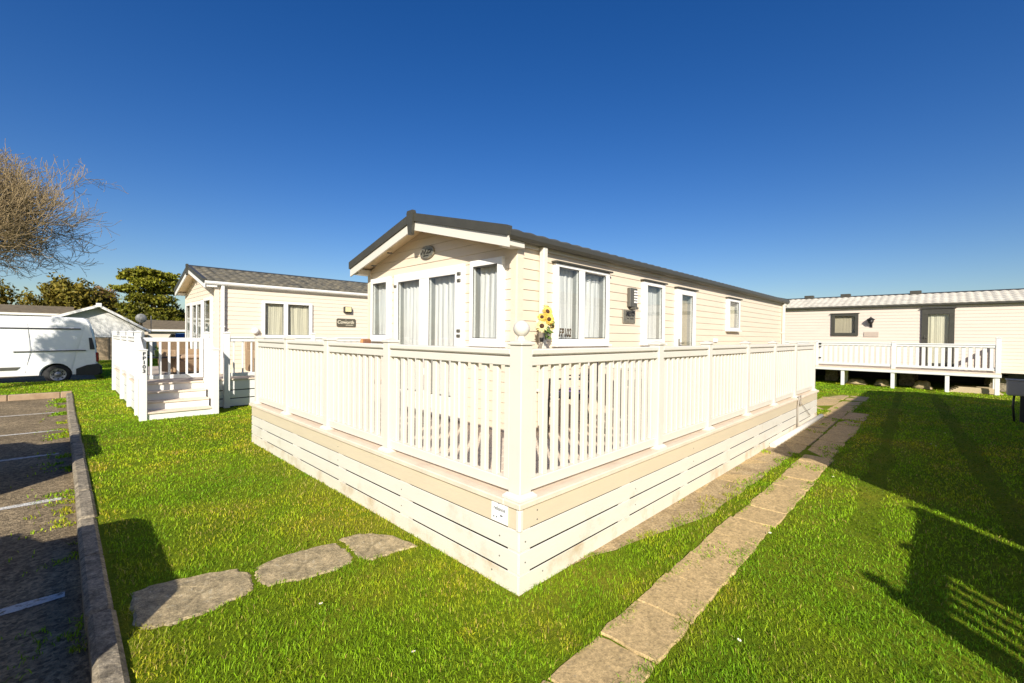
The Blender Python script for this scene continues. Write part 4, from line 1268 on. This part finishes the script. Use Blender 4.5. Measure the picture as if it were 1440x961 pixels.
# black rear quarter and bumper
t = MB(VS); t.prism([(-.56, .28), (-.04, .26), (.03, .34), (.04, .62), (-.02, .66), (-.30, .62), (-.56, .50)], -.02, .018, 'y'); t.build('rear_quarter', M['bumper'], van)
t = MB(); t.box(-.16, .10, -.95, .95, .27, .60, .05); t.build('rear_bumper', M['bumper'], van)
for s in (-1, 1):
    t = MB(lambda x, y, z: (x - max(0, z - .95) * .10, s * y, z)); t.box(-.07, .012, .90, 1.0, .72, 1.05, .02); t.build('tail_light', M['redlens'], van)
t = MB(VS); t.prism([(-.22, 1.15), (-.09, 1.15), (-.17, 1.55), (-.25, 1.55)], -.01, .012, 'y'); t.build('quarter_trim', M['black'], body)
t = MB(lambda x, y, z: (x - max(0, z - .95) * .15, y, z)); t.box(-.02, .012, -.72, -.08, 1.2, 1.85, .01); t.box(-.02, .012, .08, .72, 1.2, 1.85, .01); t.build('rear_window', M['darkglass'], body)
t = MB(); t.add([(-4.20, -.78, 2.0), (-4.20, .78, 2.0), (-4.77, .86, 1.24), (-4.77, -.86, 1.24)], [(0, 1, 2, 3)]); t.v = [(p[0] - .015, p[1], p[2] + .015) for p in t.v]; t.build('windscreen', M['darkglass'], body, recalc=False)
for s in (-1, 1):
    t = MB(lambda x, y, z: (x, s * (hwv(x, z) + y), z)); t.prism([(-3.3, 1.22), (-3.3, 1.85), (-3.95, 1.85), (-4.4, 1.22)], -.03, .006, 'y'); t.build('cab_window', M['darkglass'], body)
    t = MB(); t.box(-5.5, -5.36, s * .55, s * .9, .7, .95, .03); t.build('headlight', M['lensclear'], van)


def make_car(label, loc, rz, paint, group):
    r = thing('parked_car', label, 'car', loc, rz, group)
    # local: nose at x=0 facing +x, length towards -x
    W_ = .90
    hw_ = lambda x, z: (W_ - max(0, z - .78) * .30 - max(0, .4 - z) * .1) * (1 - .07 * max(0, (x + .55) / .55) ** 2 - .12 * max(0, (-3.4 - x) / .5) ** 2)
    pr = []
    for wx in (-3.15, -.75):
        for i in range(11):
            a = math.pi - math.pi * i / 10; pr.append((wx + .33 * math.cos(a), max(.2, .24 + .36 * math.sin(a))))
    lower = pr + [(-.08, .22), (0, .38), (0, .85), (-.04, 1.06), (-.2, 1.14), (-.95, 1.2), (-1.1, 1.21), (-2.0, 1.22), (-3.0, 1.22), (-3.72, 1.2), (-3.86, 1.05), (-3.9, .5), (-3.85, .25)]
    b = MB(); loft_body(b, lower, hw_, .1); bd_ = b.build('body', M[paint], r)
    b = MB(); loft_body(b, [(-.95, 1.16), (-1.25, 1.34), (-1.62, 1.56), (-1.95, 1.615), (-2.8, 1.63), (-3.2, 1.60), (-3.55, 1.42), (-3.75, 1.16)], lambda x, z: hw_(x, z) - .025, .1)
    b.build('cabin', M[paint], bd_)
    for s in (-1, 1):
        b = MB(lambda x, y, z: (x, s * (hw_(x, z) - .025 + y), z)); b.prism([(-1.32, 1.24), (-1.72, 1.53), (-2.35, 1.56), (-2.35, 1.24)], -.02, .006, 'y'); b.prism([(-2.42, 1.24), (-2.42, 1.56), (-3.05, 1.53), (-3.35, 1.28)], -.02, .006, 'y')
        b.build('side_window', M['darkglass'], bd_)
        b = MB(); b.box(-.2, -.03, s * .42, s * .72, .72, .9, .03); b.build('headlight', M['lensclear'], r)
        b = MB(); b.box(-3.9, -3.82, s * .5, s * .72, .72, .95, .02); b.build('tail_light', M['redlens'], r)
        b = MB(); b.box(-1.35, -1.22, s * .80, s * 1.0, 1.18, 1.3, .03); b.build('wing_mirror', M[paint], bd_)
    b = MB(); b.add([(-1.09, -.64, 1.25), (-1.09, .64, 1.25), (-1.6, .56, 1.55), (-1.6, -.56, 1.55)], [(0, 1, 2, 3)]); b.v = [(p[0] + .02, p[1], p[2] + .012) for p in b.v]; b.build('windscreen', M['darkglass'], bd_, recalc=False)
    b = MB(); b.box(-3.8, -.1, -.74, .74, .2, .5); b.build('underbody', M['bumper'], r)
    for wx in (-3.15, -.75):
        for s in (-1, 1): wheel(r, wx, s * .72, .3, .19, s)
    return r
cg = 'cars parked in the bays'
c1 = make_car('silver hatchback parked nose to the kerb in the nearest bay', (-.70, 2.84, -.1), 0, 'silver', cg)
c2 = copy_tree(c1); c2.location = (-.84, 7.36, -.1); c2['label'] = 'silver hatchback parked nose to the kerb two bays along'
make_car('dark blue car parked far beyond the white gate', (5.15, 34.0, -.05), R(90), 'blue', None)

# ------------------------------------------------------------------ home to the south, its deck (out of frame; casts the lawn shadow)
SHOLES = [(6.06, 6.5, 1.57, 2.38), (6.6, 7.04, 1.57, 2.38), (4.12, 4.68, .9, 2.33)]
sh = static_home('cream neighbouring home to the right of the lawn', (14.0, -1.95, 0), R(180), 10.2, 3.4, .56, 2.62, 3.1, 'clad', 'roofmain', hs=SHOLES)
FSo = lambda u, d, z: fr_side(u, d, z)
opening(sh, FSo, 'window', 6.0, 7.1, 1.5, 2.43, [(6.06, 6.5, 1.57, 2.38), (6.6, 7.04, 1.57, 2.38)], M['white'], seed=31)
opening(sh, FSo, 'door', 4.0, 4.8, .6, 2.43, [(4.12, 4.68, .9, 2.33)], M['white'], seed=32, sill=False)
sdk = thing('neighbour_decking', 'cream railed decking at the end of the neighbouring home', 'decking', (1.6, -5.4, 0))
def ST(x, y, z): return (x - 1.6, y + 5.4, z)
t = MB(ST); t.box(1.52, 3.75, -5.4, -1.80, DZ - .04, DZ); t.build('floor', M['deckfloor'], sdk)
for (za, zb) in ((.39, .53), (.27, .385), (.13, .255), (0, .115)):
    t = MB(ST); t.box(1.55, 1.572, -5.4, -1.83, za, zb, .003); t.build('skirt_board', M['board'], sdk)
    t = MB(ST); t.box(1.575, 3.74, -1.83, -1.81, za, zb, .003); t.build('skirt_board', M['board'], sdk)
post_mesh('post', M['upvc'], sdk, 1.62, -1.88, DZ, 1.545, ST, .053, ball=True)
for xq in (2.55, 3.62): post_mesh('post', M['upvc'], sdk, xq, -1.88, DZ, 1.535, ST)
for yq in (-3.6, -5.3): post_mesh('post', M['upvc'], sdk, 1.62, yq, DZ, 1.535, ST)
for (al, a, c, at) in (('x', 1.67, 2.5, -1.88), ('x', 2.6, 3.57, -1.88), ('y', -5.25, -3.65, 1.62)):
    rails(sdk, ST, a, c, DZ + .09, 1.52, M['upvc'], al, at)
    n = round((c - a) / .15); g = (c - a) / n
    for j in range(n): baluster(ST, a + g * (j + .5), at, DZ + .16, 1.413, al, .03, .018).build('baluster', M['upvc'], sdk)

t = MB(ST); t.box(2.61, 3.56, -1.89, -1.87, DZ + .17, 1.40, .003); t.build('shadow_panel', M['upvc'], sdk)  # unseen panel added so this bay casts a solid shadow on the lawn
# ------------------------------------------------------------------ far left: white gabled home, brown roofed homes, plank fence
gh = thing('gabled_home', 'white gabled home with satellite dish behind the van', 'holiday home', (1.5, 34.0, 0))
t = MB(lambda x, y, z: (x, y, z)); t.prism([(-3.6, 1.30), (2.0, 1.30), (2.0, 1.75), (0, 3.0), (-3.6, 1.55)], 0, 7, 'y'); t.build('wall', M['bluewall'], gh)
rf = MB(); rf.prism([(0, 3.03), (2.22, 1.64), (2.22, 1.74), (0, 3.15)], -.35, 7.2, 'y'); rf.prism([(0, 3.03), (0, 3.15), (-3.9, 1.58), (-3.9, 1.46)], -.35, 7.2, 'y'); roofg = rf.build('roof', M['roofbrown'], gh)
t = MB(); t.prism([(0, 2.98), (2.24, 1.58), (2.24, 1.72), (0, 3.13)], -.38, -.352, 'y'); t.build('bargeboard', M['white'], roofg)
t = MB(); t.prism([(0, 2.98), (0, 3.13), (-3.92, 1.55), (-3.92, 1.40)], -.38, -.352, 'y'); t.build('bargeboard', M['white'], roofg)
t = MB(); t.box(-.12, .12, -.42, -.36, 2.98, 3.2, .01); t.build('ridge_end', M['white'], roofg)
t = MB(); t.box(-3.55, 1.9, .05, .09, 0, 1.29)
for i in range(9): t.box(-3.5 + i * .64, -3.42 + i * .64, .0, .05, 0, 1.29)
t.build('base_skirt', M['plank_fence'], gh)
t = MB(); t.lathe([(0, -.06), (.16, -.04), (.26, .02), (.27, .03), (.25, .025), (.15, -.03)], (1.80, -.45, 2.42), 20, 'y'); t.tube([(1.8, -.4, 2.42), (1.85, -.2, 2.25), (1.9, 0, 1.9)], .025, 6); t.tube([(1.8, -.45, 2.3), (1.8, -.75, 2.38)], .012, 6)
t.build('satellite_dish', M['dishgrey'], gh)
t = MB(); t.tube([(2.3, 0, 1.6), (2.3, 0, 2.6)], .02, 6); t.tube([(2.15, 0, 2.35), (2.75, 0, 2.35)], .01, 6); t.build('aerial', M['dishgrey'], gh)
def far_home(label, loc, rz, L, W_, h, rise, m):
    r = thing('far_home', label, 'holiday home', loc, rz, 'far homes')
    t = MB(); t.prism([(0, .4), (W_, .4), (W_, h), (W_ / 2, h + rise), (0, h)], 0, L, 'x'); t.build('wall', M['clad_left'], r)
    t = MB()
    for s in (-1, 1):
        t.prism([(W_ / 2, h + rise + .02), (W_ / 2 + s * (W_ / 2 + .2), h - .04), (W_ / 2 + s * (W_ / 2 + .2), h + .06), (W_ / 2, h + rise + .12)], -.2, L + .2, 'x')
    rr = t.build('roof', M[m], r)
    t = MB()
    for i in range(int(L / .3)): t.box(i * .3, i * .3 + .03, W_ / 2 - .05, W_ / 2 + .05, h + rise + .1, h + rise + .15)
    t.build('ridge_tiles', M[m], rr)
    t = MB(); t.box(-.22, L + .22, -.24, -.2, h - .12, h + .02); t.build('fascia', M['white'], r)
    for i in range(3):
        u = 1.2 + i * (L - 2.5) / 3
        wn_ = MB(); wn_.box(u, u + 1.1, -.04, -.005, 1.3, h - .35, .01); wf = wn_.build('window', M['white'], r)
        wn_ = MB(); wn_.box(u + .07, u + 1.03, -.05, -.041, 1.37, h - .42); wn_.build('pane', M['darkglass'], wf)
    return r
far_home('low brown roofed home between the dish and the left home', (4.1, 38.0, -.3), 0, 9, 4, 2.1, .55, 'roofbrown')
far_home('brown roofed home above the van roof line', (-6.0, 44.0, -.1), 0, 6.5, 4, 2.9, .5, 'roofbrown')

# ------------------------------------------------------------------ trees and shrubs
def leaf_cloud(name, mt, parent, blobs, n, size, seed, flat=.0, tint=(.55, 1.5), warm=.25):
    """many leaf faces scattered through lumpy volumes (centre, radii)"""
    r = np.random.default_rng(seed)
    wts = np.array([b[1][0] * b[1][1] * b[1][2] for b in blobs]) ** .7; wts /= wts.sum()
    idx = r.choice(len(blobs), n, p=wts)
    C = np.array([b[0] for b in blobs])[idx]; S = np.array([b[1] for b in blobs])[idx]
    d = r.normal(size=(n, 3)); d /= np.linalg.norm(d, axis=1)[:, None]
    rad = r.uniform(0, 1, n) ** .38
    rad *= 1 + .22 * np.sin(5 * d[:, 0] + 3 * d[:, 2] + idx) + .12 * np.sin(11 * d[:, 1] + idx * 2)
    P = C + d * rad[:, None] * S
    a = r.normal(size=(n, 3)); a[:, 2] *= (1 - flat); a /= np.linalg.norm(a, axis=1)[:, None]
    bb = np.cross(a, r.normal(size=(n, 3)) * np.array([1, 1, 1 - flat]) + np.array([0, 0, flat])); bb /= np.linalg.norm(bb, axis=1)[:, None]
    sz = size * r.uniform(.5, 1.35, n)[:, None]
    V = np.stack([P - a * sz, P + bb * sz * .45, P + a * sz, P - bb * sz * .45], 1).reshape(-1, 3)
    me = bpy.data.meshes.new(name)
    me.vertices.add(4 * n); me.vertices.foreach_set('co', V.ravel())
    me.loops.add(4 * n); me.loops.foreach_set('vertex_index', np.arange(4 * n))
    me.polygons.add(n); me.polygons.foreach_set('loop_start', np.arange(n) * 4); me.polygons.foreach_set('loop_total', np.full(n, 4))
    me.update(calc_edges=True)
    at = me.attributes.new('tint', 'FLOAT_COLOR', 'POINT')
    br = r.uniform(*tint, n) * (0.75 + .5 * (np.sin(idx * 12.9898) * .5 + .5)); wm = r.uniform(0, warm, n)
    cc = np.stack([br * (1 + wm), br, br * (1 - wm * .6), np.ones(n)], 1).repeat(4, 0)
    at.data.foreach_set('color', cc.astype(np.float32).ravel())
    me.materials.append(mt)
    o = bpy.data.objects.new(name, me); col.objects.link(o); o.parent = parent
    return o

FOL = {'shrub': foliage_mat('shrub_leaf', (.13, .12, .018)), 'dark': foliage_mat('dark_leaf', (.06, .07, .014)), 'pine': foliage_mat('pine_needle', (.13, .145, .014)), 'dry': foliage_mat('dry_twig_leaf', (.17, .115, .05))}
def shrub(label, loc, blobs, n, size, mk, seed, group='shrubs and trees on the far boundary', name='shrub'):
    r = thing(name, label, 'tree', loc, 0, group)
    t = MB()
    for (c, s) in blobs:
        t.tube([(c[0] * .2, c[1] * .2, 0), (c[0] * .6, c[1] * .6, c[2] * .6), (c[0], c[1], c[2] + s[2] * .3)], [.14, .09, .03], 6)
    t.build('trunk', M['bark'], r)
    leaf_cloud('crown', FOL[mk], r, blobs, n, size, seed)
    return r
shrub('dark green shrub at the left edge above the van', (-3.6, 50, 0), [((-.8, 0, 2.9), (2.4, 1.8, 2.6)), ((1.1, -.3, 2.0), (1.6, 1.6, 1.7)), ((-2.6, .4, 3.2), (2.0, 1.8, 2.4)), ((.2, 0, 4.2), (1.0, 1.0, 1.2))], 9000, .17, 'shrub', 1)
shrub('wide yellowish green bush behind the van', (.3, 50, 0), [((0, 0, 3.2), (2.0, 1.8, 2.5)), ((-1.6, -.2, 2.5), (1.4, 1.5, 2.0)), ((1.7, .2, 3.0), (1.4, 1.5, 2.2)), ((.5, -.6, 4.4), (1.3, 1.2, 1.3)), ((-.5, 0, 4.6), (1.0, 1, 1.0))], 11000, .17, 'shrub', 2)
shrub('brown leafless looking bush next to the pine', (2.75, 52, 0), [((-.2, 0, 3.0), (1.2, 1.4, 2.2)), ((.8, 0, 2.6), (1.0, 1.2, 1.9)), ((0, 0, 4.6), (.9, .9, .9))], 6000, .13, 'dry', 3)
shrub('low dark hedge bush under the pine', (5.0, 50, 0), [((-1.2, 0, 1.5), (1.6, 1.5, 1.7)), ((1.0, 0, 1.6), (1.6, 1.5, 1.8)), ((2.8, 0, 1.7), (1.4, 1.5, 1.9))], 8000, .17, 'dark', 4)
shrub('dense dark bush behind the left home gable', (8.6, 50, 0), [((-1.0, 0, 1.9), (1.7, 1.5, 2.0)), ((1.2, 0, 2.2), (1.8, 1.5, 2.2))], 7000, .17, 'dark', 5)
shrub('broad green bush far left behind the brown roof', (-9.5, 52, 0), [((0, 0, 2.8), (2.6, 2, 2.8)), ((3.0, 0, 2.6), (2.2, 2, 2.5)), ((-3, 0, 2.5), (2.2, 2, 2.5))], 9000, .18, 'shrub', 6)

pn = thing('pine_tree', 'tall umbrella pine with layered dark green pads', 'tree', (5.05, 46, 0), 0, 'shrubs and trees on the far boundary')
pads = [((-.3, 0, 6.45), (1.15, 1.0, .40)), ((.75, 0, 6.2), (1.25, 1.0, .45)), ((-1.25, .2, 6.0), (.75, .7, .38)), ((1.65, 0, 5.65), (.75, .8, .36)), ((-.2, -.3, 5.55), (1.1, 1.0, .5)), ((-1.35, 0, 5.05), (.85, .8, .36)), ((.8, .3, 5.1), (1.2, .9, .5)), ((1.9, 0, 5.2), (.6, .6, .3)),
        ((-.7, 0, 4.4), (.8, .9, .5)), ((.5, -.2, 4.2), (1.0, .9, .55)), ((-1.0, 0, 3.5), (1.0, .9, .6)), ((.9, 0, 3.3), (1.1, .9, .6)), ((0, -.4, 2.7), (1.3, 1, .7)), ((1.8, 0, 2.5), (.9, .8, .6)), ((-1.5, 0, 2.3), (.8, .8, .5))]
t = MB(); t.tube([(.2, 0, 0), (.1, 0, 2), (.25, 0, 3.6), (.1, 0, 5), (.05, 0, 6.2)], [.3, .25, .2, .13, .05], 10)
for (c, s) in pads: t.tube([(.12, 0, c[2] - .9), (c[0] * .5, c[1] * .5, c[2] - .45), (c[0], c[1], c[2] - .05)], [.09, .06, .025], 6)
t.build('trunk', M['bark'], pn)
leaf_cloud('crown', FOL['pine'], pn, [(c, (s[0] * 1.08, s[1], s[2] * .85)) for (c, s) in pads], 20000, .13, 9, tint=(.4, 2.0))

# bare tree whose branches reach into the top left
def bare_tree(label, loc, seed, H, reach, lean, levels=6):
    r = random.Random(seed)
    root = thing('bare_tree', label, 'tree', loc, 0)
    big, fine = MB(), MB()
    def grow(p, d, ln, rad, lev):
        n = 4 if lev < 3 else 3
        pts, rs = [p], [rad]
        q, dd = Vector(p), Vector(d)
        for i in range(n):
            dd = (dd + Vector((r.uniform(-1, 1), r.uniform(-1, 1), r.uniform(-.8, .8))) * (.16 if lev < 2 else .32)).normalized()
            if lev <= 2 and q.z > 5.8: dd = (dd + Vector((.1, 0, -.25))).normalized()
            if lev in (1, 2) and q.z < 4.2: dd = (dd + Vector((.1, 0, .3))).normalized()
            if lev >= 3 and (q.z < 3.7 + .5 * r.random() or q.z > 7.2 + .9 * r.random()) and i > 0: break
            if lev >= 4: dd = (dd + Vector((0, 0, .10))).normalized()
            q = q + dd * (ln / n); pts.append(q.copy()); rs.append(max(.0072, rad * (1 - .5 * (i + 1) / n)))
        (big if lev < 2 else fine).tube(pts, rs, 8 if lev < 2 else (5 if lev < 4 else 3), caps=False)
        if lev >= levels: return
        k_ = (7, 7, 6, 6, 4, 3)[lev] if lev < 6 else 2
        for i in range(k_):
            t_ = (i + .6 + r.uniform(-.3, .3)) / k_
            t_ = .3 + .7 * t_ if lev else .45 + .55 * t_
            j = min(len(pts) - 1, max(1, int(t_ * n + .5)))
            base = pts[j]
            ax = dd.orthogonal().normalized(); ax.rotate(Matrix.Rotation(r.uniform(0, 6.283), 3, dd))
            spread = r.uniform(.45, 1.0) if lev else r.uniform(.75, 1.25)
            nd = (dd * math.cos(spread) + ax * math.sin(spread)).normalized()
            if lev == 0: nd = (nd + Vector(lean) * .35).normalized()
            grow(base, nd, ln * r.uniform(.55, .78) * (1.0 if lev else reach), rs[j] * r.uniform(.5, .68), lev + 1)
    grow((0, 0, 0), (0, 0, 1), H, .24, 0)
    big.build('trunk', M['bark_bare'], root); fine.build('crown', M['twig'], root)
    return root
bare_tree('leafless tree with ochre twigs reaching in from the left edge', (-4.05, 22.9, -.0), 8, 4.4, 1.0, (.7, -.1, .0))
# evergreen out of frame whose shade dapples the van
shrub('rounded evergreen standing left of the car park', (-6.1, 14.2, 0), [((0, 0, 6.0), (.8, .8, .85)), ((.4, .2, 5.0), (.55, .6, .6)), ((-.45, -.1, 4.9), (.5, .5, .65)), ((.9, .3, 5.8), (.3, .3, .3))], 6500, .09, 'dark', 12, group=None, name='evergreen_tree')
# distant hedge closing the horizon
hr = np.random.default_rng(5)
hb = [((x_, 95 + 6 * math.sin(x_), 1.6), (4.5, 2.5, 2.6 + .8 * math.sin(x_ * 1.7))) for x_ in np.arange(-110, 120, 6.0)] + [((95 + 4 * math.sin(y_), y_, 1.5), (2.5, 4.5, 2.4 + .7 * math.sin(y_ * 1.3))) for y_ in np.arange(-90, 92, 6.0)]
hd = leaf_cloud('hedgerow', FOL['dark'], None, hb, 40000, .45, 20)
tag(hd, kind='stuff', label='far green hedgerow closing the horizon')

# ------------------------------------------------------------------ grass
def in_poly(px, py, poly):
    inside = np.zeros(len(px), bool); n = len(poly); j = n - 1
    for i in range(n):
        xi, yi = poly[i]; xj, yj = poly[j]
        c = ((yi > py) != (yj > py)) & (px < (xj - xi) * (py - yi) / (yj - yi + 1e-12) + xi)
        inside ^= c; j = i
    return inside

def vnoise(x, y, s, seed):
    r = np.random.default_rng(seed); G = r.uniform(0, 1, (64, 64))
    u, v = x * s, y * s
    i, j = np.floor(u).astype(int), np.floor(v).astype(int); fu, fv = u - i, v - j
    fu, fv = fu * fu * (3 - 2 * fu), fv * fv * (3 - 2 * fv)
    g = lambda a, b_: G[a % 64, b_ % 64]
    return (g(i, j) * (1 - fu) + g(i + 1, j) * fu) * (1 - fv) + (g(i, j + 1) * (1 - fu) + g(i + 1, j + 1) * fu) * fv

def keep_mask(x, y, pad=0.0):
    ok = (x > KX1 + .005) | (y > KY1 + .1)
    ok &= ~((x < KX1 + .02) & (y < KY1 + .1))
    ok &= ~((x > SX) & (x < SXE) & (y > SY) & (y < SYE) & ((y < OY + 3.2) | (x < OX)))
    ok &= ~((x > OX) & (x < OX + 10.4) & (y > OY) & (y < OY + 3.2))
    ok &= ~((x > LDX0) & (x < 2.62) & (y > 10.34) & (y < 16.4)) & ~((x > 2.4) & (x < 13.5) & (y > LDY0) & (y < LY + 3.7))
    ok &= ~((x < RX1 + .02) & (y > RY0 - .02) & (y < RY1 + .02))
    ok &= ~((x > RXW - .1) & (y < RYO) & (y > -6))
    for (a, b_, c, d) in PATHS:
        j = .15 * (vnoise(x, y, 5, 3) - .42) + .05 * (vnoise(x, y, 17, 33) - .5) + nrng.normal(0, .012, len(x)); j2 = -.15 * (vnoise(x, y, 5.3, 34) - .42)
        ok &= ~((x > a - .012) & (x < b_ + .012) & (y > c + .012 + j) & (y < d - .012 + j2))
    for (a, b_, c, d) in SOIL:
        j = .20 * (vnoise(x, y, 3.1, 5) - .5) + .10 * (vnoise(x, y, 11, 15) - .5) + nrng.normal(0, .02, len(x))
        ok &= ~((x > a + j * 3) & (x < b_) & (y > c + .2 * np.clip(1 - (x - 2.6) / 1.6, 0, 1) + j) & (y < d))
    jx_, jy_ = .07 * (vnoise(x, y, 9, 21) - .5), .07 * (vnoise(x, y, 9, 22) - .5)
    for poly in STONES: ok &= ~in_poly(x + jx_, y + jy_, poly)
    return ok

def blades(name, x, y, h, wd, seed, z=0.0, mt=None):
    n = len(x); r = np.random.default_rng(seed)
    az = r.uniform(0, 2 * np.pi, n); lean = np.abs(r.normal(.75, .55, n)) ; tw = az + r.normal(np.pi / 2, .5, n)
    ld_ = np.stack([np.cos(az), np.sin(az)], 1); wd_ = np.stack([np.cos(tw), np.sin(tw)], 1)
    P = np.stack([x, y], 1)
    V = np.zeros((n, 5, 3), np.float32)
    hw_ = (wd * .5)[:, None]
    V[:, 0, :2] = P - wd_ * hw_; V[:, 1, :2] = P + wd_ * hw_; V[:, :2, 2] = z - .003
    mid = P + ld_ * (h * lean * .35)[:, None]
    V[:, 2, :2] = mid + wd_ * hw_ * .8; V[:, 3, :2] = mid - wd_ * hw_ * .8; V[:, 2, 2] = V[:, 3, 2] = z + h * .58
    V[:, 4, :2] = P + ld_ * (h * lean * 1.05)[:, None]; V[:, 4, 2] = z + h * (1 - .22 * np.minimum(lean, 1.5))
    me = bpy.data.meshes.new(name)
    me.vertices.add(5 * n); me.vertices.foreach_set('co', V.ravel())
    base = (np.arange(n) * 5)[:, None]
    li = (base + np.array([0, 1, 2, 3, 3, 2, 4])).ravel()
    me.loops.add(7 * n); me.loops.foreach_set('vertex_index', li)
    me.polygons.add(2 * n)
    ls = (np.arange(n) * 7)[:, None] + np.array([0, 4]); me.polygons.foreach_set('loop_start', ls.ravel())
    me.polygons.foreach_set('loop_total', np.tile([4, 3], n))
    me.update(calc_edges=True)
    # living colour: lush, yellowing and dry patches
    dry = vnoise(x, y, 1.1, 1) * .55 + vnoise(x, y, 3.7, 2) * .45
    near_edge = np.zeros(n)
    near_edge = np.maximum(near_edge, np.clip(1 - np.abs(SX - x - .12) / .32, 0, 1) * ((x < SX) & (y > SY - .5) & (y < SYE + .4)))
    near_edge = np.maximum(near_edge, np.clip(1 - np.abs(SY - y - .1) / .3, 0, 1) * ((y < SY) & (x > SX - .5) & (x < SXE)))
    near_edge = np.maximum(near_edge, np.clip(1 - np.abs(x - KX1) / .22, 0, 1) * (y < KY1))
    near_edge = np.maximum(near_edge, np.clip(1 - np.abs(y - .93) / .16, 0, 1) * ((x > .5) & (x < 12) & (y < .99)))
    near_edge = np.maximum(near_edge, np.clip(1 - np.abs(y - 1.42) / .14, 0, 1) * ((x > .5) & (x < 7)))
    f = np.clip((dry - .48) * 2.4 + near_edge * .75 * (.4 + vnoise(x, y, 6, 4)) + r.normal(0, .22, n), 0, 1)[:, None]
    lush = np.array([.25, .425, .011]); olive = np.array([.45, .45, .022]); straw = np.array([.50, .39, .10])
    c = lush * (1 - f) + olive * f
    st = (r.uniform(0, 1, n) < .03 + .2 * f[:, 0] ** 2)[:, None]
    c = np.where(st, straw, c)
    pt = vnoise(x, y, .55, 41) * .5 + vnoise(x, y, 2.1, 42) * .3 + vnoise(x, y, 6.5, 43) * .2
    c = c * (.74 + .6 * pt)[:, None] * np.stack([1 + .5 * (pt - .5), np.ones(n), np.ones(n)], 1)
    c = c * r.uniform(.45, 1.5, n)[:, None]
    trk = np.minimum(np.abs(y - (.55 + .04 * (x - 6.5))), np.abs(y - (-.45 + .06 * (x - 6.3)))) + .12 * (vnoise(x, y, 1.3, 31) - .5)
    c = c * np.where((trk < .1) & (x > 4.5) & (y < 2), .55, 1.0)[:, None]     # worn by tyres
    at = me.attributes.new('tint', 'FLOAT_COLOR', 'POINT')
    cc = np.concatenate([c, np.ones((n, 1))], 1).repeat(5, 0)
    at.data.foreach_set('color', cc.astype(np.float32).ravel())
    me.materials.append(mt)
    o = bpy.data.objects.new(name, me); col.objects.link(o)
    return o

GM = foliage_mat('grass_blade', (1, 1, 1), .4)
def sample_lawn(n, dmin, dmax, seed, pw):
    """points on the lawn around the viewpoint, thinning with distance"""
    r = np.random.default_rng(seed)
    u = r.uniform(0, 1, n)
    e = 2 - pw
    d = (dmin ** e + u * (dmax ** e - dmin ** e)) ** (1 / e)
    a = r.uniform(R(44.4 - 66), R(44.4 + 60), n)
    return d * np.cos(a), d * np.sin(a), d
x, y, d = sample_lawn(1350000, .9, 46, 1, 1.35)
ok = keep_mask(x, y); x, y, d = x[ok], y[ok], d[ok]
cl = vnoise(x, y, 9, 8) * .6 + vnoise(x, y, 23, 9) * .4
kp = nrng.uniform(0, 1, len(x)) < np.clip(.45 + 1.1 * (cl - .25), .25, 1); x, y, d, cl = x[kp], y[kp], d[kp], cl[kp]
track = np.minimum(np.abs(y - (.55 + .04 * (x - 6.5))), np.abs(y - (-.45 + .06 * (x - 6.3))))
hgt = (.010 + .016 * nrng.uniform(0, 1, len(x)) ** 1.6 + .012 * cl) * np.where((track < .09) & (x > 4), .55, 1.0)
tall = nrng.uniform(0, 1, len(x)) < .03; hgt = np.where(tall, hgt * 1.5, hgt)
wdt = .0036 * nrng.uniform(.7, 1.3, len(x)) * np.clip(d / 3.0, 1, 9)
tag(blades('lawn_grass', x, y, hgt, wdt, 2, mt=GM), kind='stuff', label='short mown grass of the lawn')
print('BLADES', len(x))
# weeds creeping over the tarmac beside the kerb
r = np.random.default_rng(4); n = 9000
wy = r.uniform(2.2, KY1 - .2, n); wx = KX0 - np.abs(r.normal(0, .12, n)) - .0
kk = (vnoise(wx, wy, 2.3, 6) > .5) & (vnoise(wx, wy, 11, 7) > .42); wx, wy = wx[kk], wy[kk]
tag(blades('kerb_weeds', wx, wy, r.uniform(.01, .04, len(wx)), np.full(len(wx), .006) * np.clip(wy / 4, 1, 4), 6, z=-.1, mt=GM), kind='stuff', label='weeds along the tarmac edge')
# moss and grass in the paving joints
n = 12000; jx = r.uniform(1.0, 13.0, n); jy = r.uniform(1.0, 1.85, n)
kk = (vnoise(jx, jy, 2.6, 12) > .66) & (vnoise(jx, jy, 8, 13) > .4); jx, jy = jx[kk], jy[kk]
tag(blades('joint_weeds', jx, jy, r.uniform(.01, .03, len(jx)), np.full(len(jx), .005) * np.clip(jx / 4, 1, 4), 7, z=.01, mt=GM), kind='stuff', label='weeds in the paving joints')

# daisies
dz = thing('daisy', 'small white daisy open in the lawn', 'daisy', (0, 0, 0), 0, 'daisies in the lawn')
t = MB()
for i in range(12):
    a = i * math.pi / 6; ca, sa = math.cos(a), math.sin(a)
    t.add([(ca * .004, sa * .004, .05), (ca * .013 - sa * .004, sa * .013 + ca * .004, .052), (ca * .018, sa * .018, .05), (ca * .013 + sa * .004, sa * .013 - ca * .004, .052)], [(0, 1, 2, 3)])
t.build('petals', M['white'], dz, recalc=False)
t = MB(); t.lathe([(.006, .05), (.005, .055), (0, .057)], (0, 0, 0), 8); t.build('flower_centre', M['yellow'], dz)
dp = [gp(*p) for p in ((583, 929), (452, 858), (1035, 908), (1328, 612), (1316, 631), (1172, 675), (1310, 628), (1083, 755))]
for i, p in enumerate(dp):
    o = dz if i == 0 else copy_tree(dz)
    o.location = (p[0], p[1], -.005); o.rotation_euler = (rng.uniform(-.3, .3), rng.uniform(-.3, .3), rng.uniform(0, 3)); o.scale = (.6, .6, .9)
